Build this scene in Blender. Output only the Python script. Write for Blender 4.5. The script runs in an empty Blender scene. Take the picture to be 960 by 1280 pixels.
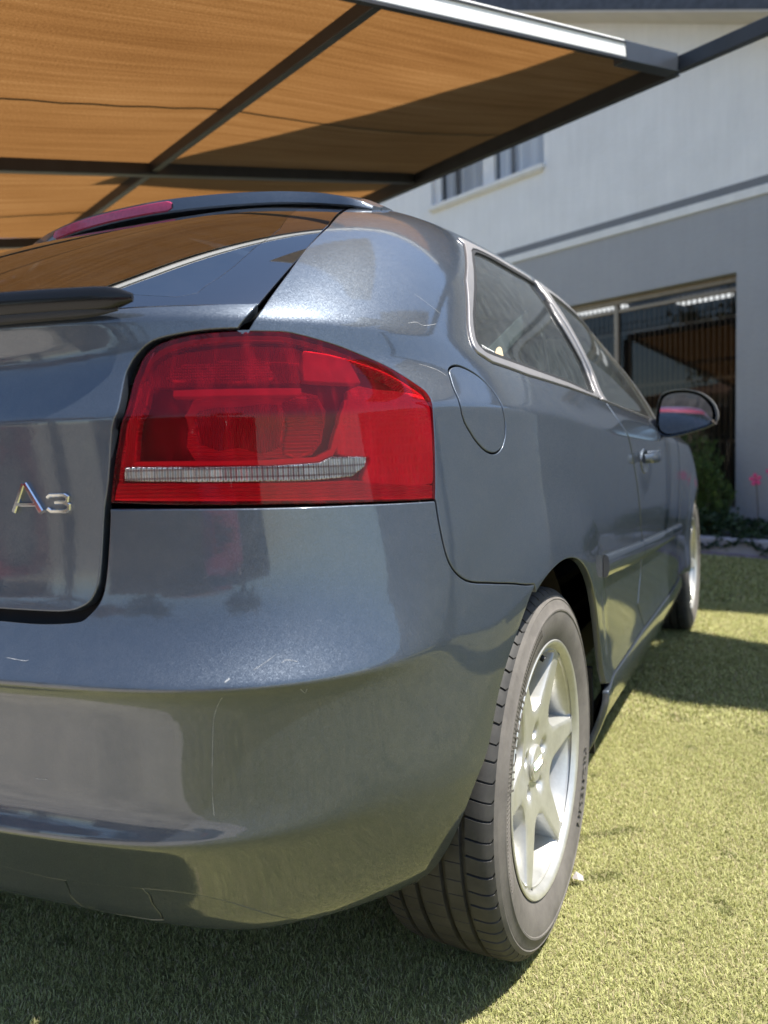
import bpy, bmesh, math, random
import numpy as np
from mathutils import Vector, Matrix
from mathutils.geometry import delaunay_2d_cdt
random.seed(7); RNG=np.random.default_rng(7)
SC_=bpy.context.scene; COL=SC_.collection
# ------------------------------------------------------------------ camera
cam_d=bpy.data.cameras.new('camera'); cam=bpy.data.objects.new('camera',cam_d); COL.objects.link(cam); SC_.camera=cam
CR=np.array([0.88722,0.45915,-0.02964]); CYAW,CPIT,CROL=0.478020,0.073254,-0.029639
_cy,_sy,_cp,_sp=math.cos(CYAW),math.sin(CYAW),math.cos(CPIT),math.sin(CPIT)
_F=Vector((-_sy*_cp,_cy*_cp,-_sp)); _R0=Vector((_cy,_sy,0)); _U0=_R0.cross(_F)
_R=_R0*math.cos(CROL)+_U0*math.sin(CROL); _U=-_R0*math.sin(CROL)+_U0*math.cos(CROL)
cam.matrix_world=Matrix(((_R.x,_U.x,-_F.x,1.20954),(_R.y,_U.y,-_F.y,-1.29459),(_R.z,_U.z,-_F.z,0.87139),(0,0,0,1)))
cam_d.sensor_fit='VERTICAL'; cam_d.sensor_height=36; cam_d.sensor_width=27; cam_d.lens=950/1280*36
cam_d.clip_start=.05; cam_d.clip_end=2000
cam_d.dof.use_dof=True; cam_d.dof.focus_distance=1.15; cam_d.dof.aperture_fstop=4.0
# ------------------------------------------------------------------ sky, sun, exposure
SUN_EL,SUN_AZ=math.radians(67),math.radians(78)      # azimuth clockwise from +Y
world=bpy.data.worlds.new('World'); SC_.world=world; world.use_nodes=True
wn=world.node_tree.nodes; wl=world.node_tree.links
sky=wn.new('ShaderNodeTexSky'); sky.sky_type='NISHITA'; sky.sun_disc=False
sky.sun_elevation=SUN_EL; sky.sun_rotation=SUN_AZ; sky.air_density=1.0; sky.dust_density=.5; sky.ozone_density=2.2
wl.new(sky.outputs[0],wn['Background'].inputs[0]); wn['Background'].inputs[1].default_value=.105
sun_d=bpy.data.lights.new('sun','SUN'); sun=bpy.data.objects.new('sun',sun_d); COL.objects.link(sun)
sun_d.energy=5.0; sun_d.angle=math.radians(.55); sun_d.color=(1,.955,.88)
SUNV=Vector((math.sin(SUN_AZ)*math.cos(SUN_EL),math.cos(SUN_AZ)*math.cos(SUN_EL),math.sin(SUN_EL)))
sun.rotation_euler=SUNV.to_track_quat('Z','Y').to_euler(); sun.location=SUNV*30
vs=SC_.view_settings; vs.view_transform='Standard'; vs.look='None'; vs.exposure=1.1; vs.gamma=1; vs.use_curve_mapping=False
SC_.cycles.max_bounces=8; SC_.cycles.transparent_max_bounces=12; SC_.cycles.glossy_bounces=5; SC_.cycles.transmission_bounces=6; SC_.cycles.diffuse_bounces=3
SC_.cycles.caustics_reflective=False; SC_.cycles.caustics_refractive=False; SC_.cycles.sample_clamp_indirect=6
# ------------------------------------------------------------------ helpers
def tag(o,label=None,cat=None,group=None,kind=None):
    if label: o['label']=label
    if cat: o['category']=cat
    if group: o['group']=group
    if kind: o['kind']=kind
    return o
def empty(name,loc=(0,0,0),rz=0.0,**k):
    o=bpy.data.objects.new(name,None); COL.objects.link(o); o.location=loc; o.rotation_euler=(0,0,rz); o.empty_display_size=.1
    return tag(o,**k)
def link(name,me,parent=None,**k):
    o=bpy.data.objects.new(name,me); COL.objects.link(o); o.parent=parent
    return tag(o,**k)
def mesh_np(name,V,F,mat=None,smooth=False,normals=None,uv=None):
    """V (n,3), F list/array of faces"""
    me=bpy.data.meshes.new(name)
    V=np.asarray(V,np.float32)
    if isinstance(F,np.ndarray):
        n,k=F.shape
        me.vertices.add(len(V)); me.vertices.foreach_set('co',V.ravel())
        me.loops.add(n*k); me.loops.foreach_set('vertex_index',F.astype(np.int32).ravel())
        me.polygons.add(n); me.polygons.foreach_set('loop_start',np.arange(0,n*k,k,dtype=np.int32)); me.polygons.foreach_set('loop_total',np.full(n,k,np.int32))
        me.update(calc_edges=True)
    else:
        me.from_pydata([tuple(map(float,v)) for v in V],[],[tuple(map(int,f)) for f in F]); me.update()
    if smooth: me.polygons.foreach_set('use_smooth',np.ones(len(me.polygons),bool))
    if uv is not None:
        l=me.uv_layers.new(name='uv'); idx=np.zeros(len(me.loops),np.int32); me.loops.foreach_get('vertex_index',idx)
        l.data.foreach_set('uv',np.asarray(uv,np.float32)[idx].ravel())
    if normals is not None:
        me.normals_split_custom_set_from_vertices([tuple(map(float,n)) for n in normals])
    if mat: me.materials.append(mat)
    return me
class MB:
    """collects shapes into one mesh"""
    def __init__(s): s.V=[]; s.F=[]; s.n=0
    def add(s,V,F):
        s.V+= [tuple(v) for v in V]; s.F+=[tuple(i+s.n for i in f) for f in F]; s.n+=len(V)
    def box(s,a,b,M=None):
        (x0,y0,z0),(x1,y1,z1)=a,b
        V=[Vector(p) for p in ((x0,y0,z0),(x1,y0,z0),(x1,y1,z0),(x0,y1,z0),(x0,y0,z1),(x1,y0,z1),(x1,y1,z1),(x0,y1,z1))]
        if M: V=[M@v for v in V]
        s.add(V,[(0,3,2,1),(4,5,6,7),(0,1,5,4),(1,2,6,5),(2,3,7,6),(3,0,4,7)])
    def bar(s,p,q,w,h,up=(0,0,1)):
        p=Vector(p);q=Vector(q);d=(q-p).normalized();r=d.cross(Vector(up)).normalized();u=r.cross(d)
        V=[c+r*a*w/2+u*b*h/2 for c in (p,q) for a,b in ((-1,-1),(1,-1),(1,1),(-1,1))]
        s.add(V,[(0,1,2,3),(7,6,5,4),(0,4,5,1),(1,5,6,2),(2,6,7,3),(3,7,4,0)])
    def tube(s,pts,r,n=8,cap=True,flat=(1,1),up=(0,0,1)):
        pts=[Vector(p) for p in pts]; rr=r if isinstance(r,(list,tuple)) else [r]*len(pts); V=[];F=[]
        for i,p in enumerate(pts):
            d=(pts[min(i+1,len(pts)-1)]-pts[max(i-1,0)]).normalized(); a=d.cross(Vector(up))
            a=a.normalized() if a.length>1e-6 else Vector((1,0,0)); b=a.cross(d)
            for k in range(n):
                t=2*math.pi*k/n; V.append(p+a*math.cos(t)*rr[i]*flat[0]+b*math.sin(t)*rr[i]*flat[1])
        for i in range(len(pts)-1):
            for k in range(n):
                F.append((i*n+k,(i+1)*n+k,(i+1)*n+(k+1)%n,i*n+(k+1)%n))
        if cap: F.append(tuple(range(n))); F.append(tuple(range((len(pts)-1)*n,len(pts)*n))[::-1])
        s.add(V,F)
    def lathe(s,prof,n=48,axis='x',c=(0,0,0),closed=False):
        """prof: (axial, radius)"""
        V=[];F=[];m=len(prof)
        for k in range(n):
            t=2*math.pi*k/n
            for a,r in prof:
                p=(a,r*math.cos(t),r*math.sin(t)) if axis=='x' else ((r*math.cos(t),a,r*math.sin(t)) if axis=='y' else (r*math.cos(t),r*math.sin(t),a))
                V.append((p[0]+c[0],p[1]+c[1],p[2]+c[2]))
        for k in range(n):
            k2=(k+1)%n
            for i in range(m-(0 if closed else 1)):
                j=(i+1)%m; F.append((k*m+i,k*m+j,k2*m+j,k2*m+i))
        s.add(V,F)
    def build(s,name,mat,parent=None,smooth=False,bevel=0,**k):
        me=bpy.data.meshes.new(name); me.from_pydata([tuple(v) for v in s.V],[],s.F); me.update()
        bm=bmesh.new(); bm.from_mesh(me)
        if bevel:
            es=[e for e in bm.edges if len(e.link_faces)==2 and e.calc_face_angle(0)>.5]
            bmesh.ops.bevel(bm,geom=es,offset=bevel,segments=2,affect='EDGES',profile=.5)
        bmesh.ops.recalc_face_normals(bm,faces=bm.faces); bm.to_mesh(me); bm.free()
        if smooth: me.shade_auto(40) if hasattr(me,'shade_auto') else None
        if smooth:
            me.polygons.foreach_set('use_smooth',np.ones(len(me.polygons),bool))
            me.set_sharp_from_angle(angle=math.radians(38))
        me.materials.append(mat); return link(name,me,parent,**k)
# ------------------------------------------------------------------ materials
class NT:
    def __init__(s,name):
        s.m=bpy.data.materials.new(name); s.m.use_nodes=True; s.t=s.m.node_tree; s.n=s.t.nodes; s.b=s.n['Principled BSDF']; s.out=s.n['Material Output']
    def new(s,t,**k):
        n=s.n.new('ShaderNode'+t)
        for a,b in k.items(): setattr(n,a,b)
        return n
    def l(s,a,b): s.t.links.new(a,b)
    def coord(s,kind='Object',scale=(1,1,1)):
        c=s.new('TexCoord'); m=s.new('Mapping'); m.inputs['Scale'].default_value=scale; s.l(c.outputs[kind],m.inputs[0]); return m.outputs[0]
    def noise(s,v,scale,detail=3,rough=.55,dim='3D'):
        n=s.new('TexNoise'); n.inputs['Scale'].default_value=scale; n.inputs['Detail'].default_value=detail; n.inputs['Roughness'].default_value=rough; s.l(v,n.inputs['Vector']); return n.outputs['Fac']
    def ramp(s,f,stops):
        r=s.new('ValToRGB'); e=r.color_ramp.elements
        while len(e)<len(stops): e.new(.5)
        for el,(p,c) in zip(e,stops): el.position=p; el.color=(*c,1) if len(c)==3 else c
        s.l(f,r.inputs[0]); return r.outputs[0]
    def bump(s,h,strength=.3,dist=.01,prev=None):
        b=s.new('Bump'); b.inputs['Strength'].default_value=strength; b.inputs['Distance'].default_value=dist; s.l(h,b.inputs['Height'])
        if prev is not None: s.l(prev,b.inputs['Normal'])
        return b.outputs[0]
    def math(s,op,a,b=None):
        n=s.new('Math',operation=op)
        for i,x in enumerate((a,b)):
            if x is None: continue
            if isinstance(x,(int,float)): n.inputs[i].default_value=x
            else: s.l(x,n.inputs[i])
        return n.outputs[0]
    def set(s,**k):
        for a,b in k.items():
            i=s.b.inputs[a.replace('_',' ')]
            if hasattr(b,'is_linked') or isinstance(b,bpy.types.NodeSocket): s.l(b,i)
            else: i.default_value=(*b,1) if isinstance(b,tuple) and len(b)==3 and len(i.default_value)==4 else b
        return s.m
def simple(name,col,rough=.5,metal=0.,var=0.,scale=8.,bump=0.,bscale=60.,coat=0.,bdist=.005,spec=.5):
    t=NT(name)
    if var:
        v=t.coord(); f=t.noise(v,scale,5); lo=tuple(max(0,c*(1-var)) for c in col); hi=tuple(min(1,c*(1+var)) for c in col)
        t.set(Base_Color=t.ramp(f,[(.3,lo),(.7,hi)]))
    else: t.set(Base_Color=col)
    if bump: t.set(Normal=t.bump(t.noise(t.coord(),bscale,4),bump,bdist))
    t.set(Roughness=rough,Metallic=metal,Coat_Weight=coat,Coat_Roughness=.04,Specular_IOR_Level=spec); return t.m
def paint(name,base,metal=.88,rough=.40,dirt=(.30,.29,.27)):
    t=NT(name); v=t.coord()
    vo=t.new('TexVoronoi'); vo.inputs['Scale'].default_value=1500; t.l(v,vo.inputs['Vector'])
    mp=t.new('VectorMath',operation='SUBTRACT'); t.l(vo.outputs['Color'],mp.inputs[0]); mp.inputs[1].default_value=(.5,.5,.5)
    sc=t.new('VectorMath',operation='SCALE'); t.l(mp.outputs[0],sc.inputs[0]); sc.inputs['Scale'].default_value=.28
    g=t.new('NewGeometry'); ad=t.new('VectorMath',operation='ADD'); t.l(g.outputs['Normal'],ad.inputs[0]); t.l(sc.outputs[0],ad.inputs[1])
    nm=t.new('VectorMath',operation='NORMALIZE'); t.l(ad.outputs[0],nm.inputs[0])
    t.set(Normal=nm.outputs[0])
    d=t.noise(v,3.2,6,.65); fine=t.noise(v,45,4,.7); f=t.math('MULTIPLY',d,fine)
    mx=t.new('Mix',data_type='RGBA'); t.l(t.ramp(f,[(.20,(0,0,0)),(.42,(.06,.06,.06))]),mx.inputs[0]); mx.inputs[6].default_value=(*base,1); mx.inputs[7].default_value=(*dirt,1)
    t.set(Base_Color=mx.outputs[2],Metallic=metal,Roughness=rough,Coat_Weight=1.0,Coat_IOR=1.64)
    t.set(Coat_Roughness=t.ramp(fine,[(.3,(.045,)*3),(.75,(.085,)*3)]))
    cb=t.bump(t.noise(v,70,2),.018,.004); cb=t.bump(t.noise(v,4,2),.02,.02,cb); t.l(cb,t.b.inputs['Coat Normal'])
    return t.m
def glass(name,tint,ior=1.5,rough=.0,dust=0.0,dustcol=(.5,.5,.48)):
    t=NT(name); t.n.remove(t.b)
    tr=t.new('BsdfTransparent'); tr.inputs[0].default_value=(*tint,1)
    gl=t.new('BsdfGlossy'); gl.inputs['Roughness'].default_value=rough
    fr=t.new('Fresnel'); fr.inputs[0].default_value=ior
    mx=t.new('MixShader'); t.l(fr.outputs[0],mx.inputs[0]); t.l(tr.outputs[0],mx.inputs[1]); t.l(gl.outputs[0],mx.inputs[2]); o=mx.outputs[0]
    if dust:
        df=t.new('BsdfDiffuse'); df.inputs[0].default_value=(*dustcol,1); v=t.coord(); f=t.noise(v,30,6,.7); m2=t.new('MixShader')
        t.l(t.ramp(f,[(.35,(dust*.4,)*3),(.75,(dust*1.6,)*3)]),m2.inputs[0]); t.l(o,m2.inputs[1]); t.l(df.outputs[0],m2.inputs[2]); o=m2.outputs[0]
    t.l(o,t.out.inputs[0]); return t.m
M={}
M['paint']=paint('blue grey metallic paint',(.064,.080,.104),metal=.70,rough=.45)
M['red_paint']=paint('red car paint',(.42,.02,.03),metal=.2,rough=.35)
M['black']=simple('black plastic',(.012,.012,.013),.45)
M['shell']=simple('dark seam sealer',(.006,.006,.007),.8)
M['gloss_black']=simple('gloss black plastic',(.008,.008,.009),.12,coat=.5)
M['rubber']=simple('black rubber seal',(.014,.014,.014),.55)
M['wiper']=simple('wiper black',(.006,.006,.006),.22,spec=.35)
M['chrome']=simple('chrome',(.86,.87,.88),.06,1.)
M['alu']=simple('satin aluminium trim',(.36,.345,.34),.42,.75,var=.06,scale=30)
M['liner']=simple('wheel arch liner',(.035,.028,.022),.85,var=.5,scale=14,bump=.4,bscale=40)
M['cabin']=simple('dark cabin trim',(.03,.03,.032),.8)
M['seat']=simple('dark seat cloth',(.045,.047,.05),.9,bump=.2,bscale=200)
M['belt']=simple('grey seat belt webbing',(.22,.23,.24),.7)
M['glass']=glass('green tinted car glass',(.42,.50,.48),1.6,dust=.04,dustcol=(.55,.6,.6))
M['rear_glass']=glass('tinted rear glass',(.25,.29,.30),5.0,dust=.008)
M['mirror']=simple('mirror glass',(.30,.35,.43),.01,1.)
M['frit']=simple('black ceramic border',(.008,.009,.012),.03); M['frit'].node_tree.nodes['Principled BSDF'].inputs['IOR'].default_value=3.0
M['scratch_glint']=simple('scratched primer and glint',(.34,.35,.36),.6)
M['white_label']=simple('white print',(.75,.75,.73),.6)
M['beige_label']=simple('beige sticker',(.55,.42,.26),.6)
# ------------------------------------------------------------------ car body surface: plan of the car x profile rows

def pchip(xk, yk, x):
    xk=np.asarray(xk,float); yk=np.asarray(yk,float); x=np.asarray(x,float)
    h=np.diff(xk); d=np.diff(yk)/h; m=np.zeros(len(xk))
    for i in range(1,len(xk)-1):
        if d[i-1]*d[i]>0:
            w1=2*h[i]+h[i-1]; w2=h[i]+2*h[i-1]; m[i]=(w1+w2)/(w1/d[i-1]+w2/d[i])
    m[0],m[-1]=d[0],d[-1]
    i=np.clip(np.searchsorted(xk,x)-1,0,len(h)-1); t=(x-xk[i])/h[i]
    return ((2*t**3-3*t**2+1)*yk[i]+(t**3-2*t**2+t)*h[i]*m[i]+(-2*t**3+3*t**2)*yk[i+1]+(t**3-t**2)*h[i]*m[i+1])
def natspline(xk,yk,x):
    xk=np.asarray(xk,float); yk=np.asarray(yk,float); n=len(xk); h=np.diff(xk)
    A=np.zeros((n,n)); b=np.zeros(n); A[0,0]=A[-1,-1]=1
    for i in range(1,n-1):
        A[i,i-1]=h[i-1]; A[i,i]=2*(h[i-1]+h[i]); A[i,i+1]=h[i]; b[i]=6*((yk[i+1]-yk[i])/h[i]-(yk[i]-yk[i-1])/h[i-1])
    M=np.linalg.solve(A,b); x=np.asarray(x,float)
    i=np.clip(np.searchsorted(xk,x)-1,0,n-2); a=(xk[i+1]-x)/h[i]; c=(x-xk[i])/h[i]
    return a*yk[i]+c*yk[i+1]+((a**3-a)*M[i]+(c**3-c)*M[i+1])*h[i]**2/6
# plan of the bumper crease, rear centre -> right side -> front centre
PLAN=np.array([(-.2,-.755),(0,-.765),(.2,-.755),(.39,-.725),(.526,-.700),(.606,-.676),(.665,-.647),(.713,-.610),(.750,-.565),(.784,-.51),
 (.814,-.44),(.842,-.35),(.860,-.25),(.873,-.10),(.878,.05),(.880,.3),(.880,.75),(.880,1.4),(.878,2.0),(.870,2.5),(.850,2.8),(.810,3.0),(.74,3.2),(.64,3.32),(.5,3.39),(.25,3.445),(0,3.46),(-.25,3.445)])
_t=np.r_[0,np.cumsum(np.linalg.norm(np.diff(PLAN,axis=0),axis=1))]
_tt=np.linspace(_t[1],_t[-2],4000)
_pl=np.stack([natspline(_t,PLAN[:,0],_tt),natspline(_t,PLAN[:,1],_tt)],-1)
_s=np.r_[0,np.cumsum(np.linalg.norm(np.diff(_pl,axis=0),axis=1))]; SMAX=_s[-1]
DS=.05
NS=int(round(SMAX/DS)); STN=np.linspace(0,SMAX,NS+1)
def plan(s): return np.stack([np.interp(s,_s,_pl[:,0]),np.interp(s,_s,_pl[:,1])],-1)
def sy(y): # s of a side point at given y
    m=(_pl[:,0]>.6); return float(np.interp(y,_pl[m,1],_s[m]))
SC=[0,.40,.62,.85,sy(-.33),sy(0),sy(.4),sy(1.55),sy(2.58),sy(3.05),SMAX-.35,SMAX]
#      A rear centre  A2          B            C corner     D           E axle       F           G           H front axle I corner    J2          J
LOW=[
[(.25,.22),(.249,.21),(.246,.19),(.244,.17),(.243,.15),(.21,.12),(.165,.12),(.165,.12),(.21,.12),(.2,.2),(.2,.22),(.2,.22)],
[(.258,.110),(.257,.106),(.255,.102),(.254,.098),(.252,.080),(.225,.06),(.185,.055),(.185,.055),(.225,.06),(.21,.08),(.21,.08),(.21,.08)],
[(.32,.090),(.32,.088),(.322,.082),(.325,.060),(.325,.040),(.27,.03),(.24,.03),(.24,.03),(.27,.03),(.25,.03),(.25,.03),(.25,.03)],
[(.418,.022),(.418,.022),(.418,.022),(.415,.026),(.415,.014),(.35,.008),(.31,.004),(.31,.002),(.35,.008),(.33,.01),(.33,.0),(.33,.0)],
[(.428,.008),(.428,.008),(.430,.012),(.44,.018),(.44,.010),(.38,.004),(.345,.002),(.345,.0),(.38,.004),(.37,.01),(.37,.0),(.37,.0)],
[(.452,.030),(.452,.030),(.452,.025),(.47,.015),(.47,.008),(.44,.008),(.39,.016),(.39,.014),(.44,.008),(.43,.01),(.43,.0),(.43,.0)],
[(.53,.024),(.53,.022),(.53,.018),(.53,.012),(.54,.005),(.52,.006),(.50,.016),(.50,.014),(.52,.006),(.50,.01),(.50,.0),(.50,.0)],
[(.603,.014),(.603,.013),(.603,.011),(.60,.007),(.59,.003),(.62,.002),(.60,.010),(.60,.008),(.62,.002),(.58,.01),(.57,.01),(.57,.01)],
[(.618,-.004),(.618,-.004),(.616,-.004),(.613,-.002),(.625,.004),(.68,.000),(.66,.008),(.66,.004),(.68,.000),(.63,.01),(.61,.015),(.61,.015)],
[(.626,.000),(.626,.000),(.624,.000),(.621,.000),(.64,.005),(.69,.001),(.67,.008),(.67,.004),(.69,.001),(.64,.012),(.62,.016),(.62,.016)],
[(.652,.022),(.652,.022),(.65,.021),(.65,.013),(.675,.006),(.72,.002),(.70,.007),(.70,.003),(.72,.002),(.66,.014),(.65,.02),(.65,.02)],
[(.69,.046),(.69,.045),(.69,.042),(.70,.028),(.72,.010),(.76,.003),(.74,.007),(.74,.003),(.75,.003),(.69,.02),(.68,.025),(.68,.025)],
[(.75,.054),(.75,.053),(.75,.050),(.76,.036),(.77,.016),(.80,.005),(.79,.008),(.79,.004),(.79,.005),(.72,.025),(.71,.03),(.71,.03)],
[(.825,.055),(.825,.054),(.825,.051),(.82,.042),(.82,.024),(.85,.008),(.84,.009),(.84,.006),(.83,.010),(.75,.035),(.735,.04),(.735,.04)],
[(.912,.052),(.912,.052),(.912,.053),(.912,.046),(.925,.034),(.923,.016),(.905,.012),(.880,.010),(.87,.02),(.775,.05),(.755,.05),(.755,.05)],
[(.926,.050),(.926,.050),(.926,.051),(.928,.045),(.939,.034),(.935,.016),(.917,.0125),(.888,.010),(.877,.022),(.782,.055),(.762,.055),(.762,.055)],
[(.938,.054),(.938,.054),(.938,.056),(.942,.049),(.951,.039),(.946,.021),(.928,.017),(.897,.014),(.885,.03),(.79,.065),(.77,.065),(.77,.065)],
[(.992,.072),(.992,.072),(.992,.073),(.992,.070),(.992,.063),(.984,.045),(.965,.041),(.944,.039),(.92,.075),(.82,.12),(.795,.13),(.795,.13)]]
SB=[0,.34,.62,.75,.85,1.0,1.13,sy(0),sy(.4),sy(.75),sy(1.55),sy(1.95),sy(2.25),sy(2.6),SMAX-.65,SMAX]
BELT=[(0,-.72,1.055),(.34,-.678,1.055),(.585,-.60,1.053),(.67,-.545,1.05),(.715,-.48,1.048),(.755,-.38,1.046),(.775,-.28,1.045),(.79,.0,1.04),(.797,.4,1.03),(.80,.75,1.015),(.80,1.55,.985),(.785,1.95,.965),(.735,2.2,.958),(.60,2.33,.97),(.30,2.40,.99),(0,2.42,1.0)]
ST=[0,.34,.62,.75,.85,1.0,1.13,sy(0),sy(.4),sy(.75),sy(1.15),sy(1.55),sy(1.95),sy(2.25),sy(2.6),SMAX-.65,SMAX]
ROOF=[(0,-.055,1.370),(.30,-.033,1.367),(.43,.0,1.354),(.49,.02,1.347),(.53,.05,1.345),(.555,.11,1.347),(.57,.19,1.351),(.584,.36,1.357),(.592,.60,1.362),(.60,.9,1.362),(.603,1.2,1.345),(.60,1.42,1.31),(.60,1.55,1.277),(.56,1.60,1.285),(.42,1.63,1.305),(.2,1.66,1.325),(0,1.67,1.33)]
SCN=[0,1.0,sy(.4),sy(1.15),sy(1.55),SMAX]; CEN=[(.12,1.396),(.30,1.410),(.75,1.426),(1.15,1.418),(1.35,1.400),(1.48,1.375)]
def build_net():
    s=STN; rows=[]
    p=plan(s); e=1e-3
    tan=plan(np.minimum(s+e,SMAX))-plan(np.maximum(s-e,0)); tan/=np.linalg.norm(tan,axis=1)[:,None]
    nin=np.stack([-tan[:,1],tan[:,0]],-1)      # inward
    nin[0]=(0,1); nin[-1]=(0,-1)
    for r in LOW:
        z=pchip(SC,[q[0] for q in r],s); d=pchip(SC,[q[1] for q in r],s)
        xy=p+nin*d[:,None]; rows.append(np.c_[xy,z])
    B=np.stack([pchip(SB,[q[i] for q in BELT],s) for i in range(3)],-1)
    T=np.stack([pchip(ST,[q[i] for q in ROOF],s) for i in range(3)],-1)
    C=np.stack([0*s,pchip(SCN,[q[0] for q in CEN],s),pchip(SCN,[q[1] for q in CEN],s)],-1)
    L=rows[-1]
    hood=pchip([0,sy(2.0),sy(2.6),SMAX],[0,0,1,1],s)
    for t in (.36,.70):
        q=L+(B-L)*t; q[:,2]+=hood*.03*4*t*(1-t); rows.append(q)
    rows.append(B)
    out=np.zeros_like(T); 
    dT=T-B; up=np.array([0,0,1.]);
    g=np.gradient(B,axis=0); g/=np.linalg.norm(g,axis=1)[:,None]+1e-9
    nn=np.cross(g,dT); nn/=np.linalg.norm(nn,axis=1)[:,None]+1e-9
    bul=pchip([0,.5,.9,sy(0),sy(1.6),sy(2.2),SMAX],[.035,.035,.030,.022,.020,.03,.04],s)
    for t in (.22,.45,.68,.86):
        q=B+dT*t+nn*(bul*4*t*(1-t))[:,None]; rows.append(q)
    rows.append(T)
    for t,cz in ((.028,.007),(.12,.023),(.35,.032),(.68,.02)):
        q=T+(C-T)*t; q[:,2]+=cz; rows.append(q)
    rows.append(C)
    return np.array(rows)   # (R,S,3)
NET=build_net(); NR=NET.shape[0]
# smooth in s a little (keeps the crown of the plan, takes out pchip kinks)
def smooth(N,k):
    for _ in range(k):
        M=N.copy(); M[:,1:-1]=.25*N[:,:-2]+.5*N[:,1:-1]+.25*N[:,2:]
        m=N[:,1].copy(); m[:,0]*=-1; M[:,0]=.5*N[:,0]+.25*(N[:,1]+m); 
        m=N[:,-2].copy(); m[:,0]*=-1; M[:,-1]=.5*N[:,-1]+.25*(N[:,-2]+m); N=M
    return N
NET=smooth(NET,2)
# mirror padding in s ; clamp padding in rows (extrapolated)
mir=np.array([-1,1,1.])
PAD=np.concatenate([NET[:,2:0:-1]*mir,NET,NET[:,-2:-4:-1]*mir],axis=1)
top=2*NET[-1]-NET[-2]
PADR=np.concatenate([2*PAD[:1]-PAD[1:2],PAD,(PAD[-2:-1]*mir)],axis=0)
def bs(t): return np.stack([(1-t)**3/6,(3*t**3-6*t**2+4)/6,(-3*t**3+3*t**2+3*t+1)/6,t**3/6],-1)
ARCH=[(0.0,.318,.365),(2.578,.318,.365)]
def S(s,v):
    s=np.asarray(s,float); v=np.asarray(v,float); a0=np.abs(s); sg=np.where(s<0,-1.,1.)*np.where(a0>SMAX,-1.,1.); a=np.clip(np.where(a0>SMAX,2*SMAX-a0,a0),0,SMAX)/(SMAX/NS)
    i=np.minimum(a.astype(int),NS-1); wt=bs(a-i); vv=np.clip(v,0,NR-1-1e-9); j=vv.astype(int); wv=bs(vv-j)
    P=np.zeros(a.shape+(3,))
    for k in range(4):
        for l in range(4):
            P+= (wv[...,k]*wt[...,l])[...,None]*PADR[j+k,i+1+l]
    # wheel arch flares
    for (y0,z0,r0) in ARCH:
        r=np.hypot(P[...,1]-y0,P[...,2]-z0); f=np.clip((r0+.15-r)/.15,0,1); f=f*f*(3-2*f)
        m=(P[...,0]>.55); P[...,0]+=np.where(m,.011*f,0)
    P[...,0]*=sg
    return P
def Nrm(s,v,e=1e-3):
    du=S(s+e,v)-S(s-e,v); dv=S(s,np.minimum(v+e*4,NR-1))-S(s,np.maximum(v-e*4,0))
    n=np.cross(du,dv); return n/(np.linalg.norm(n,axis=-1)[...,None]+1e-12)
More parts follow.
